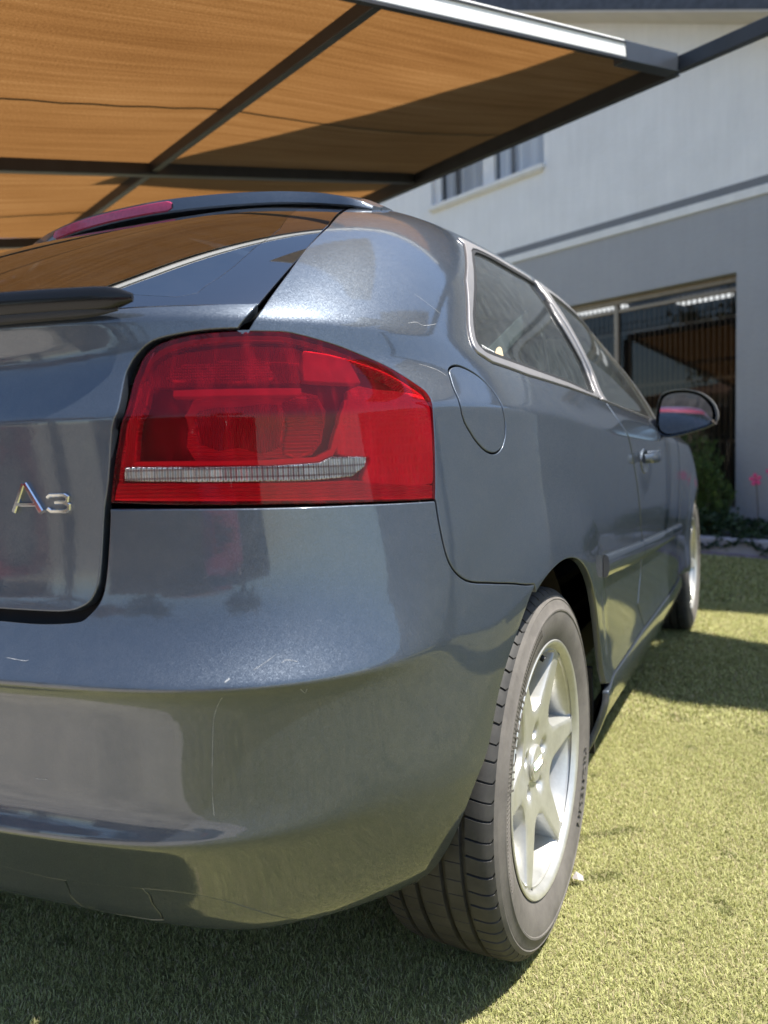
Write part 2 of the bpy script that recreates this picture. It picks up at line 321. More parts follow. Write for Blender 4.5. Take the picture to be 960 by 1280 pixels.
# outlines of the body panels, in (length round the plan in metres, profile row)
TR={
'lamp':[(0.5315,13.001),(0.5360,13.318),(0.5410,13.621),(0.5486,14.088),(0.5570,15.092),(0.5639,16.374),(0.5706,16.855),(0.5790,17.313),(0.6015,17.842),(0.6447,18.231),(0.7098,18.428),(0.7649,18.491),(0.7967,18.455),(0.8638,17.943),(0.9147,17.409),(0.9651,16.878),(1.0070,16.241),(1.0174,15.815),(1.0178,15.012),(1.0166,13.823),(1.0101,13.117),(1.0054,12.797),(0.9165,12.850),(0.8429,12.889),(0.7748,12.920),(0.7087,12.934),(0.6212,12.955)],
'tgL':[(0.3638,11.061),(0.4404,11.045),(0.4697,11.078),(0.4839,11.151),(0.4976,11.287),(0.5066,11.533),(0.5110,11.800),(0.5170,12.484),(0.5212,12.890),(0.5322,13.560),(0.5457,15.296),(0.5504,16.549),(0.5553,16.930),(0.5673,17.413),(0.5898,18.033),(0.6271,18.359),(0.6678,18.562),(0.7124,18.668),(0.7215,19.245),(0.7334,19.933),(0.7430,20.610),(0.7525,21.288),(0.7533,22.345),(0.7111,25.000)],
'bpL':[(0.3672,10.787),(0.4287,10.756),(0.4808,10.836),(0.4966,10.997),(0.5108,11.300),(0.5169,11.621),(0.5234,12.328),(0.5282,12.907),(0.6210,12.897),(0.7524,12.869),(0.8664,12.836),(1.0046,12.758)],
'bq':[(1.0074,12.731),(1.0082,12.321),(1.0119,11.668),(1.0187,11.186),(1.0337,10.785),(1.0595,10.430),(1.1090,10.049),(1.1713,9.473),(1.2329,8.614)],
'barch':[(1.2390,8.480),(1.1945,7.656),(1.1423,6.764),(1.1130,6.068),(1.0955,5.423),(1.0630,3.709),(1.0422,2.497),(1.0274,1.782),(1.0973,1.020),(1.0376,1.000)],
'qL':[(0.7266,18.512),(0.7424,19.807),(0.7495,20.759),(0.7498,21.343),(0.7567,22.269),(0.7375,24.321)],
'flap':[(1.0979,17.100),(1.1165,17.383),(1.1392,17.466),(1.1713,17.166),(1.1939,16.633),(1.2018,15.996),(1.2026,14.855),(1.2051,14.002),(1.1939,13.631),(1.1755,13.466),(1.1531,13.441),(1.1267,13.559),(1.0995,13.870),(1.0836,14.399),(1.0830,16.094),(1.0899,16.715)],
'qwO':[(1.2901,23.801),(1.2263,21.736),(1.2291,20.423),(1.2349,19.894),(1.2404,18.981),(1.2721,18.388),(1.4239,18.164),(1.7199,18.614),(2.0036,18.807)],
'qwI':[(1.3219,23.405),(1.2540,21.186),(1.2519,20.113),(1.2635,19.561),(1.2993,19.235),(1.4664,19.149),(1.7582,19.310),(1.9966,19.279),(2.0279,20.573),(1.9845,21.436),(1.9419,22.421),(1.9691,23.926),(1.7015,23.955),(1.4390,23.923)],
'bpR':[(2.2084,24.606),(2.1043,21.958),(2.1257,20.802),(2.1312,19.149)],
'dg':[(2.3033,25.005),(2.6240,24.100),(2.8160,23.200),(3.3920,22.920),(3.1426,21.395),(2.6881,18.075),(2.3686,19.109),(2.1392,18.956)],
'dgap':[(2.1135,18.726),(2.1058,16.931),(2.1168,15.876),(2.1366,14.235),(2.1874,12.917),(2.2310,11.725),(2.2732,10.056),(2.3011,7.951),(2.3399,7.000),(2.3277,6.089),(2.2877,5.370),(2.3266,4.920),(2.3429,4.321)],
'mouldT':[(1.7721,7.687),(2.2770,7.250),(3.3738,6.652)],
'mouldB':[(1.7900,6.936),(2.3146,6.601),(3.3311,6.299)],
'seam':[(0.3049,2.177),(0.3801,2.084),(0.4582,2.114),(0.5360,2.189),(0.5969,2.182),(0.6556,2.027),(0.7053,1.772),(0.7613,1.415)],
'LA':[(0.5739,16.538),(0.5803,16.797),(0.5924,17.138),(0.6162,17.404),(0.6658,17.576),(0.7108,17.718),(0.7637,17.738),(0.8208,17.606),(0.8158,16.675),(0.7925,16.567),(0.7038,16.511)],
'LB':[(0.6183,16.602),(0.6204,16.883),(0.6320,16.993),(0.7052,17.086),(0.7493,17.142),(0.7611,16.884),(0.7556,16.542)],
'LC':[(0.8213,17.519),(0.8668,17.437),(0.8938,17.260),(0.9047,16.500),(0.8583,16.514),(0.8157,16.555)],
'LD':[(0.6197,16.282),(0.7872,16.262),(0.8064,16.259),(0.8053,16.130),(0.7860,16.110),(0.6200,16.164)],
'LE':[(0.6456,16.059),(0.7643,16.144),(0.8335,16.125),(0.8391,14.294),(0.8184,13.658),(0.7584,13.621),(0.6466,13.590),(0.6397,14.262)],
'LEi':[(0.6596,15.367),(0.7144,15.512),(0.7726,15.591),(0.7696,13.817),(0.7121,13.830),(0.6566,13.907)],
'LEr':[(0.7814,15.736),(0.8128,15.902),(0.8243,15.821),(0.8303,14.282),(0.8119,13.692),(0.7772,13.675),(0.7846,14.181)],
'LG':[(0.8809,16.151),(0.9257,16.170),(0.9970,15.946),(1.0127,15.439),(1.0172,14.347),(1.0149,13.623),(1.0082,13.097),(0.9090,13.162),(0.8903,13.235),(0.9035,13.445),(0.9020,13.596),(0.8545,13.649),(0.8655,14.253)],
'LH':[(0.5546,13.480),(0.6565,13.452),(0.7549,13.455),(0.8226,13.483),(0.8405,13.568),(0.8922,13.540),(0.8883,13.426),(0.8688,13.293),(0.8099,13.263),(0.7540,13.269),(0.6558,13.279),(0.5537,13.314)],
'LI':[(0.5397,13.246),(0.6540,13.222),(0.7546,13.212),(0.8713,13.199),(1.0072,13.018),(1.0050,12.834),(0.8694,12.937),(0.7535,12.990),(0.5340,13.038)],
'LJ':[(0.5736,16.465),(0.5843,16.391),(0.5767,15.101),(0.5643,13.613),(0.5525,13.516),(0.5457,13.518),(0.5540,13.824),(0.5663,15.485)],
'LK':[(0.5612,13.575),(0.7111,13.550),(0.8200,13.587),(0.8433,13.708),(0.8575,14.263),(0.8703,15.801),(0.8766,15.795),(0.8602,13.951),(0.8452,13.615),(0.8256,13.523),(0.7561,13.493),(0.5609,13.513)],
'tow':[(0.4065,2.095),(0.4582,2.114),(0.5307,2.179),(0.5368,1.819),(0.5416,1.355),(0.4878,1.253),(0.4083,1.221)],
'sc1':[(0.6799,7.516),(0.6720,7.036),(0.6670,6.719),(0.6627,6.085),(0.6596,5.448),(0.6606,4.988)],
'glint2':[(1.0421,20.765),(1.0918,20.608),(1.1339,20.453)],  # this and the next line trace reflections on the rear pillar
'glint3':[(1.0394,19.912),(1.0622,20.002),(1.0862,19.953),(1.1234,20.115)],
'sc4':[(0.6835,8.923),(0.6889,9.124)],
'sc5':[(0.7501,9.578),(0.7562,9.670),(0.7695,9.571)],
'sc6':[(0.7693,7.664),(0.7756,7.341),(0.7780,7.649)],
'sc7':[(1.0271,17.238),(1.0638,17.039),(1.0821,16.787)],
'sc8':[(0.7156,9.407),(0.7445,9.881)],
'sc9':[(0.3969,9.681),(0.4241,9.611),(0.4305,9.651)],
'sc10':[(0.4199,5.522),(0.4380,5.535)],
'frit':[(0.6118,23.376),(0.6621,22.029),(0.6560,21.378),(0.6513,20.840),(0.6334,20.393),(0.6023,20.126),(0.5612,19.995)],
'sticker':[(1.3467,20.010),(1.3704,20.085),(1.3632,19.572),(1.3298,19.501)],
'dots':[(1.2861,19.770),(1.3274,19.650)],
}
VS=.045      # metres per profile row, for the flat triangulation
def pip(px,py,poly):
    x=poly[:,0];y=poly[:,1];n=len(poly);ins=np.zeros(px.shape,bool);j=n-1
    for i in range(n):
        c=((y[i]>py)!=(y[j]>py)); 
        if y[i]!=y[j]: ins^= c&(px<(x[j]-x[i])*(py-y[i])/(y[j]-y[i])+x[i])
        j=i
    return ins
def area2(p): return .5*np.sum(p[:,0]*np.roll(p[:,1],-1)-np.roll(p[:,0],-1)*p[:,1])
def smoothloop(L,closed=True,n=6):
    """Catmull-Rom through the traced points"""
    P=np.array(L,float); out=[]
    N=len(P)
    for i in range(N if closed else N-1):
        if closed: p0,p1,p2,p3=P[i-1],P[i],P[(i+1)%N],P[(i+2)%N]
        else: p0,p1,p2,p3=P[max(i-1,0)],P[i],P[i+1],P[min(i+2,N-1)]
        for k in range(n):
            t=k/n; out.append(.5*((2*p1)+(p2-p0)*t+(2*p0-5*p1+4*p2-p3)*t*t+(3*p1-p0-3*p2+p3)*t**3))
    if not closed: out.append(P[-1])
    return np.array(out)
def densify(L,ds=.010):
    P=np.array(L,float); Q=[]
    X=S(P[:,0],P[:,1])
    for i in range(len(P)):
        j=(i+1)%len(P); n=max(1,int(math.ceil(np.linalg.norm(X[j]-X[i])/ds)))
        for k in range(n): Q.append(P[i]+(P[j]-P[i])*k/n)
    return np.array(Q)
def loopframe(L,off=0.):
    P=S(L[:,0],L[:,1]); N=Nrm(L[:,0],L[:,1])
    T=np.roll(P,-1,0)-np.roll(P,1,0); T/=np.linalg.norm(T,axis=1)[:,None]+1e-12
    O=np.cross(T,N)        # outward for a counter-clockwise loop
    return P+N*off,N,O
def shrink(L,d):
    """move a counter-clockwise loop inwards by d metres on the surface"""
    if d==0: return L
    P,N,O=loopframe(L); e=1e-3
    du=(S(L[:,0]+e,L[:,1])-P)/e; dv=(S(L[:,0],L[:,1]+e*5)-P)/(e*5)
    T=-O*d
    a=(du*du).sum(1);b=(du*dv).sum(1);c=(dv*dv).sum(1);p=(T*du).sum(1);q=(T*dv).sum(1);D=a*c-b*b+1e-12
    return L+np.c_[(c*p-b*q)/D,(a*q-b*p)/D]
CREASE=[6.5,7,7.2,7.4,7.6,7.8,8,8.2,8.4,8.6,8.8,9,9.25,9.5,13.6,14,14.2,14.4,14.6,14.8,15,15.2,15.4,15.6,15.8,16,3,3.25,3.5,3.75,4,4.25,4.5,4.75]
def panel_mesh(name,loop,mat,holes=(),ds=.022,dv=.25,gap=.0016,edge=.0022,flange=.014,off=0.,ld=.010,flip=False):
    L=densify(loop,ld)
    if area2(L*(1,VS))<0: L=L[::-1]
    L=shrink(L,gap+edge); loops=[L]
    for h in holes:
        H=densify(h,ld)
        if area2(H*(1,VS))>0: H=H[::-1]
        loops.append(shrink(H,gap+edge))
    s0,s1=L[:,0].min(),L[:,0].max(); v0,v1=L[:,1].min(),L[:,1].max()
    ss=[];x=s0
    while x<s1:
        ss.append(x); x+= ds*(.55 if .45<abs(x)<1.35 else 1.)
    vv=sorted(set(np.round(np.r_[np.arange(v0,v1,dv),[c for c in CREASE if v0<c<v1]],3)))
    A,B=np.meshgrid(ss,vv,indexing='ij'); A=A.ravel();B=B.ravel()
    ok=pip(A,B,L)
    for H in loops[1:]: ok&=~pip(A,B,H)
    A,B=A[ok],B[ok]
    allb=np.concatenate(loops)
    # keep clear of the border
    keep=np.ones(len(A),bool)
    for i in range(0,len(A),4000):
        d=np.hypot(A[i:i+4000,None]-allb[None,:,0],(B[i:i+4000,None]-allb[None,:,1])*VS).min(1); keep[i:i+4000]=d>.0035
    A,B=A[keep],B[keep]
    pts=np.concatenate([allb,np.c_[A,B]]); edges=[];k=0
    for l in loops:
        n=len(l); edges+=[(k+i,k+(i+1)%n) for i in range(n)]; k+=n
    r=delaunay_2d_cdt([Vector((p[0],p[1]*VS)) for p in pts],edges,[],0,1e-7)
    vo=np.array([(v.x,v.y/VS) for v in r[0]]); F=np.array([tuple(f) for f in r[2]],int)
    c=vo[F].mean(1); ok=pip(c[:,0],c[:,1],L)
    for H in loops[1:]: ok&=~pip(c[:,0],c[:,1],H)
    F=F[ok]
    a=vo[F[:,1]]-vo[F[:,0]]; b=vo[F[:,2]]-vo[F[:,0]]; neg=(a[:,0]*b[:,1]-a[:,1]*b[:,0])<0; F[neg]=F[neg][:,::-1]
    N=Nrm(vo[:,0],vo[:,1]); V=S(vo[:,0],vo[:,1])+N*off
    Vs=[V];Ns=[N];UV=[np.c_[vo[:,0],vo[:,1]*VS]]; faces=[tuple(f) for f in F]; n0=len(V)
    # rolled edge and flange
    omap={}
    for i,src in enumerate(r[3]):
        for q in src: omap[q]=i
    k=0
    for l in loops:
        n=len(l); P,Nn,O=loopframe(l,off); ids=[omap.get(k+i) for i in range(n)]; k+=n
        rings=[(P+O*edge*.6-Nn*edge*.25,(O*.55+Nn*.8)),(P+O*edge-Nn*edge,O*.98+Nn*.15),(P+O*edge-Nn*flange,O)]
        prev=ids
        for R_,Nr in rings:
            base=n0; Vs.append(R_); Ns.append(Nr/np.linalg.norm(Nr,axis=1)[:,None]); UV.append(np.c_[l[:,0],l[:,1]*VS]); n0+=n
            cur=list(range(base,base+n))
            for i in range(n):
                j=(i+1)%n
                if prev[i] is None or prev[j] is None: continue
                faces.append((prev[i],cur[i],cur[j],prev[j]))
            prev=cur
    return mesh_np(name,np.concatenate(Vs),faces,mat,True,np.concatenate(Ns),np.concatenate(UV))
def mirror_mesh(me,name):
    m=me.copy(); m.name=name
    n=len(m.vertices); co=np.zeros(n*3,np.float32); m.vertices.foreach_get('co',co); co=co.reshape(-1,3); co[:,0]*=-1
    nl=len(m.loops); nn=np.zeros(nl*3,np.float32); m.corner_normals.foreach_get('vector',nn); nn=nn.reshape(-1,3); li=np.zeros(nl,np.int32); m.loops.foreach_get('vertex_index',li)
    vn=np.zeros((n,3)); vn[li]=nn; vn[:,0]*=-1
    m.vertices.foreach_set('co',co.ravel()); m.flip_normals(); m.update()
    m.normals_split_custom_set_from_vertices([tuple(map(float,v)) for v in vn]); return m
def panel(name,loop,mat,parent,mirror=True,label=None,left_label=None,**k):
    me=panel_mesh(name,loop,mat,**k); o=link(name,me,parent,label=label)
    if mirror: link(name,mirror_mesh(me,name),parent,label=left_label)
    return o
def arch_sv(y0,z0,r,a0,a1,n=40,guess=None):
    """points of a circle about a wheel centre, brought on to the body side"""
    out=[]
    rows=np.linspace(.2,12.5,400)
    for a in np.linspace(a0,a1,n):
        y=y0+r*math.cos(a); z=z0+r*math.sin(a); s=sy(y); v=8.
        for _ in range(40):
            p=S(np.array([s,s+1e-4,s]),np.array([v,v,v+1e-3])); e=np.array([y,z])-p[0,1:]
            J=np.stack([(p[1,1:]-p[0,1:])/1e-4,(p[2,1:]-p[0,1:])/1e-3],-1); st=np.linalg.lstsq(J,e,rcond=1e-3)[0]
            s+=float(np.clip(st[0],-.04,.04)); v=float(np.clip(v+np.clip(st[1],-.6,.6),.02,13))
        out.append((s,v))
    return out
# ------------------------------------------------------------------ the car
CAR=empty('hatchback_car',label='blue grey metallic three-door hatchback seen close from its rear right corner',cat='car')
T=TR; opn=lambda L,n=4:[tuple(p) for p in smoothloop(L,False,n)]; A_=opn(T['bq'],3)
T['lamp']=opn(T['lamp'][:22],3)+T['lamp'][22:]; NL=3*21+1
def sym(R): R=[tuple(p) for p in R]; return R+[(-s,v) for s,v in R[::-1] if abs(s)>1e-6]
# --- bumper and valance
seam=[(0,2.28),(.15,2.24)]+opn(T['seam'])+[(.80,1.16),(.845,.86)]
barch=opn([tuple(q) for q in T['barch'][:8]]+[(1.012,1.25),(.985,.86),(.94,.68)],4)
top=[(0,10.80),(.18,10.80)]+opn(T['bpL'][:8])+[tuple(p) for p in T['bpL'][8:]]
bump=top+A_+barch[1:]+[(.88,.70)]+seam[::-1]
panel('rear_bumper',sym(bump),M['paint'],CAR,mirror=False,gap=.0008,edge=.0022,ds=.020,dv=.22)
val=seam+[(.88,.60),(.93,.45),(.93,.12),(.5,.1),(0,.1)]
tow=smoothloop(T['tow'],n=2)
panel('lower_valance',sym(val),M['paint'],CAR,mirror=False,gap=.001,edge=.0015,off=-.002,ds=.03,holes=[tow])
panel('tow_cover',tow,M['paint'],CAR,mirror=False,gap=.0004,edge=.0012,off=-.002,ds=.03)
# --- tailgate, rear glass, spoiler
tg=[tuple(p) for p in T['tgL']]
gline=[(0,19.45),(.2,19.5),(.3552,19.59),(.552,19.80),(.639,19.83)]
tgp=[(0,11.12),(.2,11.10)]+opn(T['tgL'][:18])+tg[18:20]+gline[::-1]
panel('tailgate',sym(tgp),M['paint'],CAR,mirror=False,gap=.0,edge=.002,ds=.024,off=.001)
gl=[(s,v+.06) for s,v in gline]+tg[19:23]+[tg[23],(tg[23][0],24.75),(.5,24.85),(.3,24.85),(0,24.85)]
fr_in=[(0,20.25),(.25,20.3),(.40,20.4)]+[tuple(q) for q in T['frit'][5::-1]]+[(T['frit'][0][0],24.55),(.3,24.6),(0,24.6)]
fr_in=smoothloop(sym(fr_in),n=2)
panel('rear_window',fr_in,M['rear_glass'],CAR,mirror=False,gap=0,edge=.0002,flange=.004,ds=.03,off=-.001)
panel('window_border',sym(gl),M['frit'],CAR,mirror=False,gap=.0,edge=.0010,flange=.004,ds=.03,off=-.001,holes=[fr_in])
# spoiler : its own loft, x from the middle out
sx=np.array([0,.1,.19,.255,.343,.411,.47,.50,.525]); sye=np.array([-.122,-.117,-.101,-.083,-.049,-.022,-.010,-.003,.018])
szt=np.array([1.391,1.391,1.390,1.389,1.387,1.381,1.367,1.357,1.346]); szl=np.array([1.365,1.3645,1.364,1.3635,1.363,1.358,1.348,1.342,1.337])
xs=np.linspace(0,.525,50); ye=natspline(sx,sye,xs); zt=pchip(sx,szt,xs); zl=pchip(sx,szl,xs)
sec=[]
for x,y,zu,zd in zip(xs,ye,zt,zl):
    f=min(1,(.54-x)/.10); wdt=.10+.03*f
    sec.append([(x,y+wdt,zu+.012*f-.02),(x,y+wdt*.8,zu+.014),(x,y+wdt*.45,zu+.012),(x,y+.03,zu+.0045),(x,y+.008,zu+.0015),(x,y,zu-.001),(x,y-.0022,(zu+zd)/2),(x,y-.0028,zd+.0020),(x,y-.0012,zd+.0002),(x,y+.000,zd-.0012),(x,y+.05*f+.01,zd-.002),(x,y+.10*f+.02,zd+.012)])
sec=np.array(sec); full=np.concatenate([sec[:0:-1]*(-1,1,1),sec]); n,m=full.shape[:2]
F=[(i*m+j,(i+1)*m+j,(i+1)*m+j+1,i*m+j+1) for i in range(n-1) for j in range(m-1)]+[tuple(range(m)),tuple(range((n-1)*m,n*m))[::-1]]
mb=MB(); mb.add(full.reshape(-1,3),F); mb.build('roof_spoiler',M['paint'],CAR,smooth=True)
# brake lamp lens set in the spoiler's face
M['brake_lens']=simple('pink red brake lens',(.42,.035,.10),.25,coat=.6,var=.15,scale=120)
lx=np.linspace(-.205,.148,60) ; ly=natspline(sx,sye,abs(lx)); a=pchip(sx,szt,abs(lx))-.0045; b=pchip(sx,szl,abs(lx))+.001
V=[];F=[]
for i,(x,y,zu,zd) in enumerate(zip(lx,ly,a,b)):
    e=min(1,(.1505-x)/.012,(x+.2075)/.012)**.5; c=(zu+zd)/2; h=(zu-zd)/2*e
    V+=[(x,y-.0010,c+h),(x,y-.0042,c+h*.8),(x,y-.0050,c),(x,y-.0052,c-h*.8),(x,y-.0020,c-h)]
for i in range(len(lx)-1):
    for j in range(4): F.append((i*5+j,(i+1)*5+j,(i+1)*5+j+1,i*5+j+1))
mb=MB(); mb.add(V,F); mb.build('brake_lamp',M['brake_lens'],CAR,smooth=True)
# --- quarter panels (C pillar and wheel arch), fuel flap, roof
AR=.366
arc=arch_sv(0,.318,AR,math.radians(114),math.radians(7),48)
dg=[tuple(p) for p in T['dgap']]
qw=[tuple(p) for p in T['qwO']]
lampR=[tuple(p) for p in T['lamp'][30:NL]]
qL=[tuple(p) for p in T['qL']]+[(T['qL'][-1][0]+.004,24.9)]
q=A_+[(s,v) for s,v in arc if s>A_[-1][0]+.004]+[(1.80,4.10),(2.0,4.15)]+dg[::-1]+[(2.112,18.80)]+qw[::-1]+[(1.262,24.15),(1.30,24.36),(1.5,24.38),(2.13,24.38),(2.13,25.7),(1.5,25.75),(.95,25.7),(.80,25.4)]+qL[::-1]+lampR
flap=smoothloop(T['flap'],n=3)
panel('rear_quarter_panel',q,M['paint'],CAR,gap=.0010,edge=.0015,ds=.020,dv=.25,holes=[flap])
panel('fuel_flap',flap,M['paint'],CAR,mirror=False,gap=.0016,edge=.0016,ds=.02)
SA=sy(1.95)
roof=[(0,25.5),(.5,25.45),(.78,25.55),(.95,25.8),(1.5,25.85),(2.135,25.8),(2.135,24.4),(2.6,24.42),(3.0,24.42),(3.22,24.2),(3.36,24.9),(SA+.12,25.6),(4.2,25.5),(SMAX,25.5)]
hr=[p for p in roof]; topc=[(SMAX,NR-1.1),(0,NR-1.1)]
panel('roof',[p for p in roof]+topc,M['paint'],CAR,gap=.0008,edge=.001,ds=.05,dv=.3)
# --- lamp, left and right
def tail_lamp():
    def lensmat():
        t=NT('red lamp lens'); t.n.remove(t.b)
        tr=t.new('BsdfTransparent'); v=t.coord(); f=t.noise(v,26,4,.7)
        t.l(t.ramp(f,[(.35,(1.,.075,.12)),(.7,(1.,.11,.16))]),tr.inputs[0])
        gls=t.new('BsdfGlossy'); gls.inputs['Roughness'].default_value=.012; fr=t.new('Fresnel'); fr.inputs[0].default_value=1.40
        mx=t.new('MixShader'); t.l(fr.outputs[0],mx.inputs[0]); t.l(tr.outputs[0],mx.inputs[1]); t.l(gls.outputs[0],mx.inputs[2])
        df=t.new('BsdfDiffuse'); df.inputs[0].default_value=(.95,.02,.05,1); sc=t.new('TexNoise'); sc.inputs['Scale'].default_value=60; sc.inputs['Detail'].default_value=8
        mp=t.new('Mapping'); mp.inputs['Scale'].default_value=(1,1,.25); t.l(v,mp.inputs[0]); t.l(mp.outputs[0],sc.inputs[0])
        m2=t.new('MixShader'); t.l(t.ramp(sc.outputs['Fac'],[(.5,(.03,)*3),(.75,(.10,)*3)]),m2.inputs[0]); t.l(mx.outputs[0],m2.inputs[1]); t.l(df.outputs[0],m2.inputs[2])
        t.l(m2.outputs[0],t.out.inputs[0]); return t.m
    def refl(name,col,rough,metal,rib=None,scale=900,strength=.6,emis=None):
        t=NT(name); uv=t.new('UVMap'); uv.uv_map='uv'
        if rib:
            w=t.new('TexWave'); w.inputs['Scale'].default_value=scale/16; w.bands_direction='X' if rib=='x' else 'Y'; t.l(uv.outputs[0],w.inputs[0]); h=w.outputs['Fac']
            if rib=='grid':
                w2=t.new('TexWave'); w2.inputs['Scale'].default_value=scale/16; w2.bands_direction='X'; t.l(uv.outputs[0],w2.inputs[0]); h=t.math('MULTIPLY',h,w2.outputs['Fac'])
            t.set(Normal=t.bump(h,min(1,strength*1.3),.006))
        t.set(Base_Color=col,Roughness=rough,Metallic=metal); return t.m
    M['lens']=lensmat()
    housing=refl('dark red lamp housing',(.07,.025,.03),.5,.2)
    bright=refl('bright reflector',(.95,.90,.90),.4,.0)
    ribs=refl('ribbed reflector',(.92,.85,.85),.25,.3,'x',1500,.8)
    grid=refl('dimpled reflector',(.92,.85,.85),.25,.3,'grid',1400,.9)
    clear=simple('clear strip',(.7,.7,.72),.2,.6)
    strip=refl('ribbed clear strip',(.46,.46,.48),.22,.8,'x',700,1.)
    nt=strip.node_tree; uvn=nt.nodes.new('ShaderNodeUVMap'); uvn.uv_map='uv'; mpn=nt.nodes.new('ShaderNodeMapping'); mpn.inputs['Scale'].default_value=(70,60,1); nt.links.new(uvn.outputs[0],mpn.inputs[0])
    br=nt.nodes.new('ShaderNodeTexBrick'); br.inputs['Color1'].default_value=(.58,.58,.60,1); br.inputs['Color2'].default_value=(.36,.35,.36,1); br.inputs['Mortar'].default_value=(.24,.18,.19,1); br.inputs['Scale'].default_value=1.; br.inputs['Mortar Size'].default_value=.04; br.inputs['Brick Width'].default_value=1.3; br.inputs['Row Height'].default_value=.33; br.offset=0; nt.links.new(mpn.outputs[0],br.inputs[0]); nt.links.new(br.outputs[0],nt.nodes['Principled BSDF'].inputs['Base Color'])
    me={}
    root=empty('tail_lamp'); root.parent=CAR; rootL=empty('tail_lamp'); rootL.parent=CAR
    def part(name,loop,mat,label=None,**k):
        if k.get('gap')==0: k['gap']=-k['edge']
        m=panel_mesh(name,loop,mat,**k); link(name,m,root,label=label); link(name,mirror_mesh(m,name),rootL)
    lamp=T['lamp']
    part('lens',lamp,M['lens'],gap=.0,edge=.0012,flange=.006,ds=.012,dv=.2,ld=.006)
    part('housing',lamp,housing,gap=.006,edge=.003,flange=.002,off=-.024,ds=.02)
    # rim of the lens, a glued red border just behind it
    inner=densify(lamp,.006); inner=shrink(inner if area2(inner*(1,VS))>0 else inner[::-1],.012)
    rimm=refl('red rim',(.62,.40,.45),.4,.3,'y',2200,.5)
    part('rim',lamp,rimm,gap=.003,edge=.001,flange=.014,off=-.006,ds=.02,holes=[inner],ld=.006)
    part('reflector',smoothloop(T['LA'],n=3),ribs,'upper reflector chamber',gap=0,edge=.002,flange=.010,off=-0.014,ds=.012)
    part('reflector',smoothloop(T['LB'],n=3),grid,'upper dimpled bowl',gap=0,edge=.003,flange=.010,off=-0.007,ds=.012)
    part('reflector',T['LC'],bright,'smooth upper block',gap=0,edge=.002,flange=.010,off=-0.006,ds=.012)
    part('light_guide',T['LD'],bright,gap=0,edge=.002,flange=.010,off=-0.005,ds=.012)
    part('reflector',smoothloop(T['LE'],n=2),refl('mid reflector',(.85,.72,.74),.35,.25,'y',1700,.5),'main lamp chamber',gap=0,edge=.002,flange=.010,off=-0.014,ds=.012)
    part('reflector',smoothloop(T['LEi'],n=2),ribs,'vertical ribbed middle block',gap=0,edge=.003,flange=.010,off=-0.008,ds=.012)
    part('reflector',smoothloop(T['LEr'],n=2),refl('ribbed side block',(.98,.92,.92),.25,.15,'y',900,.9),'bright curved side block',gap=0,edge=.003,flange=.010,off=-0.004,ds=.012)
    part('reflector',smoothloop(T['LG'],n=2),refl('side reflector',(.97,.92,.92),.42,.05,'grid',700,.25),'large plain side reflector',gap=0,edge=.003,flange=.010,off=-0.004,ds=.012)
    part('reflector',T['LI'],refl('low reflector',(.9,.8,.8),.3,.2,'y',2000,.5),'low reflector band',gap=0,edge=.002,flange=.010,off=-0.004,ds=.012)
    part('light_guide',smoothloop(T['LJ'],n=2),refl('side guide',(.98,.92,.92),.3,.1,'x',1900,.6),gap=0,edge=.002,flange=.010,off=-0.004,ds=.012)
    part('light_guide',T['LK'],bright,gap=0,edge=.001,flange=.010,off=-0.005,ds=.012,ld=.006)
    part('reversing_strip',T['LH'],strip,'clear ribbed strip',gap=0,edge=.002,flange=.004,off=.0012,ds=.012)
    part('backing',densify(lamp),M['shell'],gap=-.006,edge=.0005,flange=.01,off=-.05,ds=.04)
tail_lamp()
# --- side windows, trims, door, wing
qwi=smoothloop(T['qwI'],n=3)
topv=24.33
trim_o=qw+[(2.030,18.83),(2.045,19.4),(2.048,20.6),(2.0,21.9),(1.95,23.1),(1.94,topv),(1.5,topv),(1.30,24.30),(1.262,24.1)]
panel('window_trim',trim_o,M['alu'],CAR,gap=.0012,edge=.002,flange=.008,ds=.03,off=.0035,holes=[qwi],ld=.008)
qin=shrink(np.array(qwi) if area2(np.array(qwi)*(1,VS))>0 else np.array(qwi)[::-1],.009)
panel('window_seal',qwi,M['rubber'],CAR,gap=.0003,edge=.0008,flange=.01,ds=.04,off=.001,holes=[qin],ld=.008)
panel('quarter_window',qin,M['glass'],CAR,gap=-.003,edge=.0005,flange=.003,ds=.04,off=-.004)
bp=[(2.044,18.85),(2.075,18.85),(2.078,20.6),(2.035,21.9),(1.99,23.1),(1.985,topv),(1.945,topv),(1.955,23.1),(2.005,21.9),(2.052,20.6)]
panel('pillar_strip',bp,M['gloss_black'],CAR,gap=.0005,edge=.001,flange=.008,ds=.04,off=.001)
bs_=[(2.080,18.85),(2.138,18.87),(2.122,20.6),(2.078,21.9),(2.06,23.1),(2.075,24.15),(2.08,topv),(1.99,topv),(1.995,23.1),(2.04,21.9),(2.083,20.6)]
panel('pillar_trim',bs_,M['alu'],CAR,gap=.0005,edge=.0022,flange=.01,ds=.04,off=.004,ld=.008)
dgl=[(2.142,19.02),(2.126,20.6),(2.082,21.9),(2.065,23.1),(2.09,23.95),(2.5,23.95),(2.85,23.9),(2.98,23.4),(3.08,22.6),(3.16,21.6),(3.22,20.4),(3.23,19.2),(2.9,19.05),(2.5,19.02)]
panel('door_window',dgl,M['glass'],CAR,gap=-.002,edge=.0005,flange=.003,ds=.05,off=-.005)
dsl=[(2.138,18.90),(2.6,18.92),(3.0,18.95),(3.27,19.05),(3.27,20.4),(3.205,21.7),(3.12,22.8),(3.01,23.7),(2.88,24.28),(2.5,topv),(2.09,topv),(2.07,24.1),(2.05,23.1)]
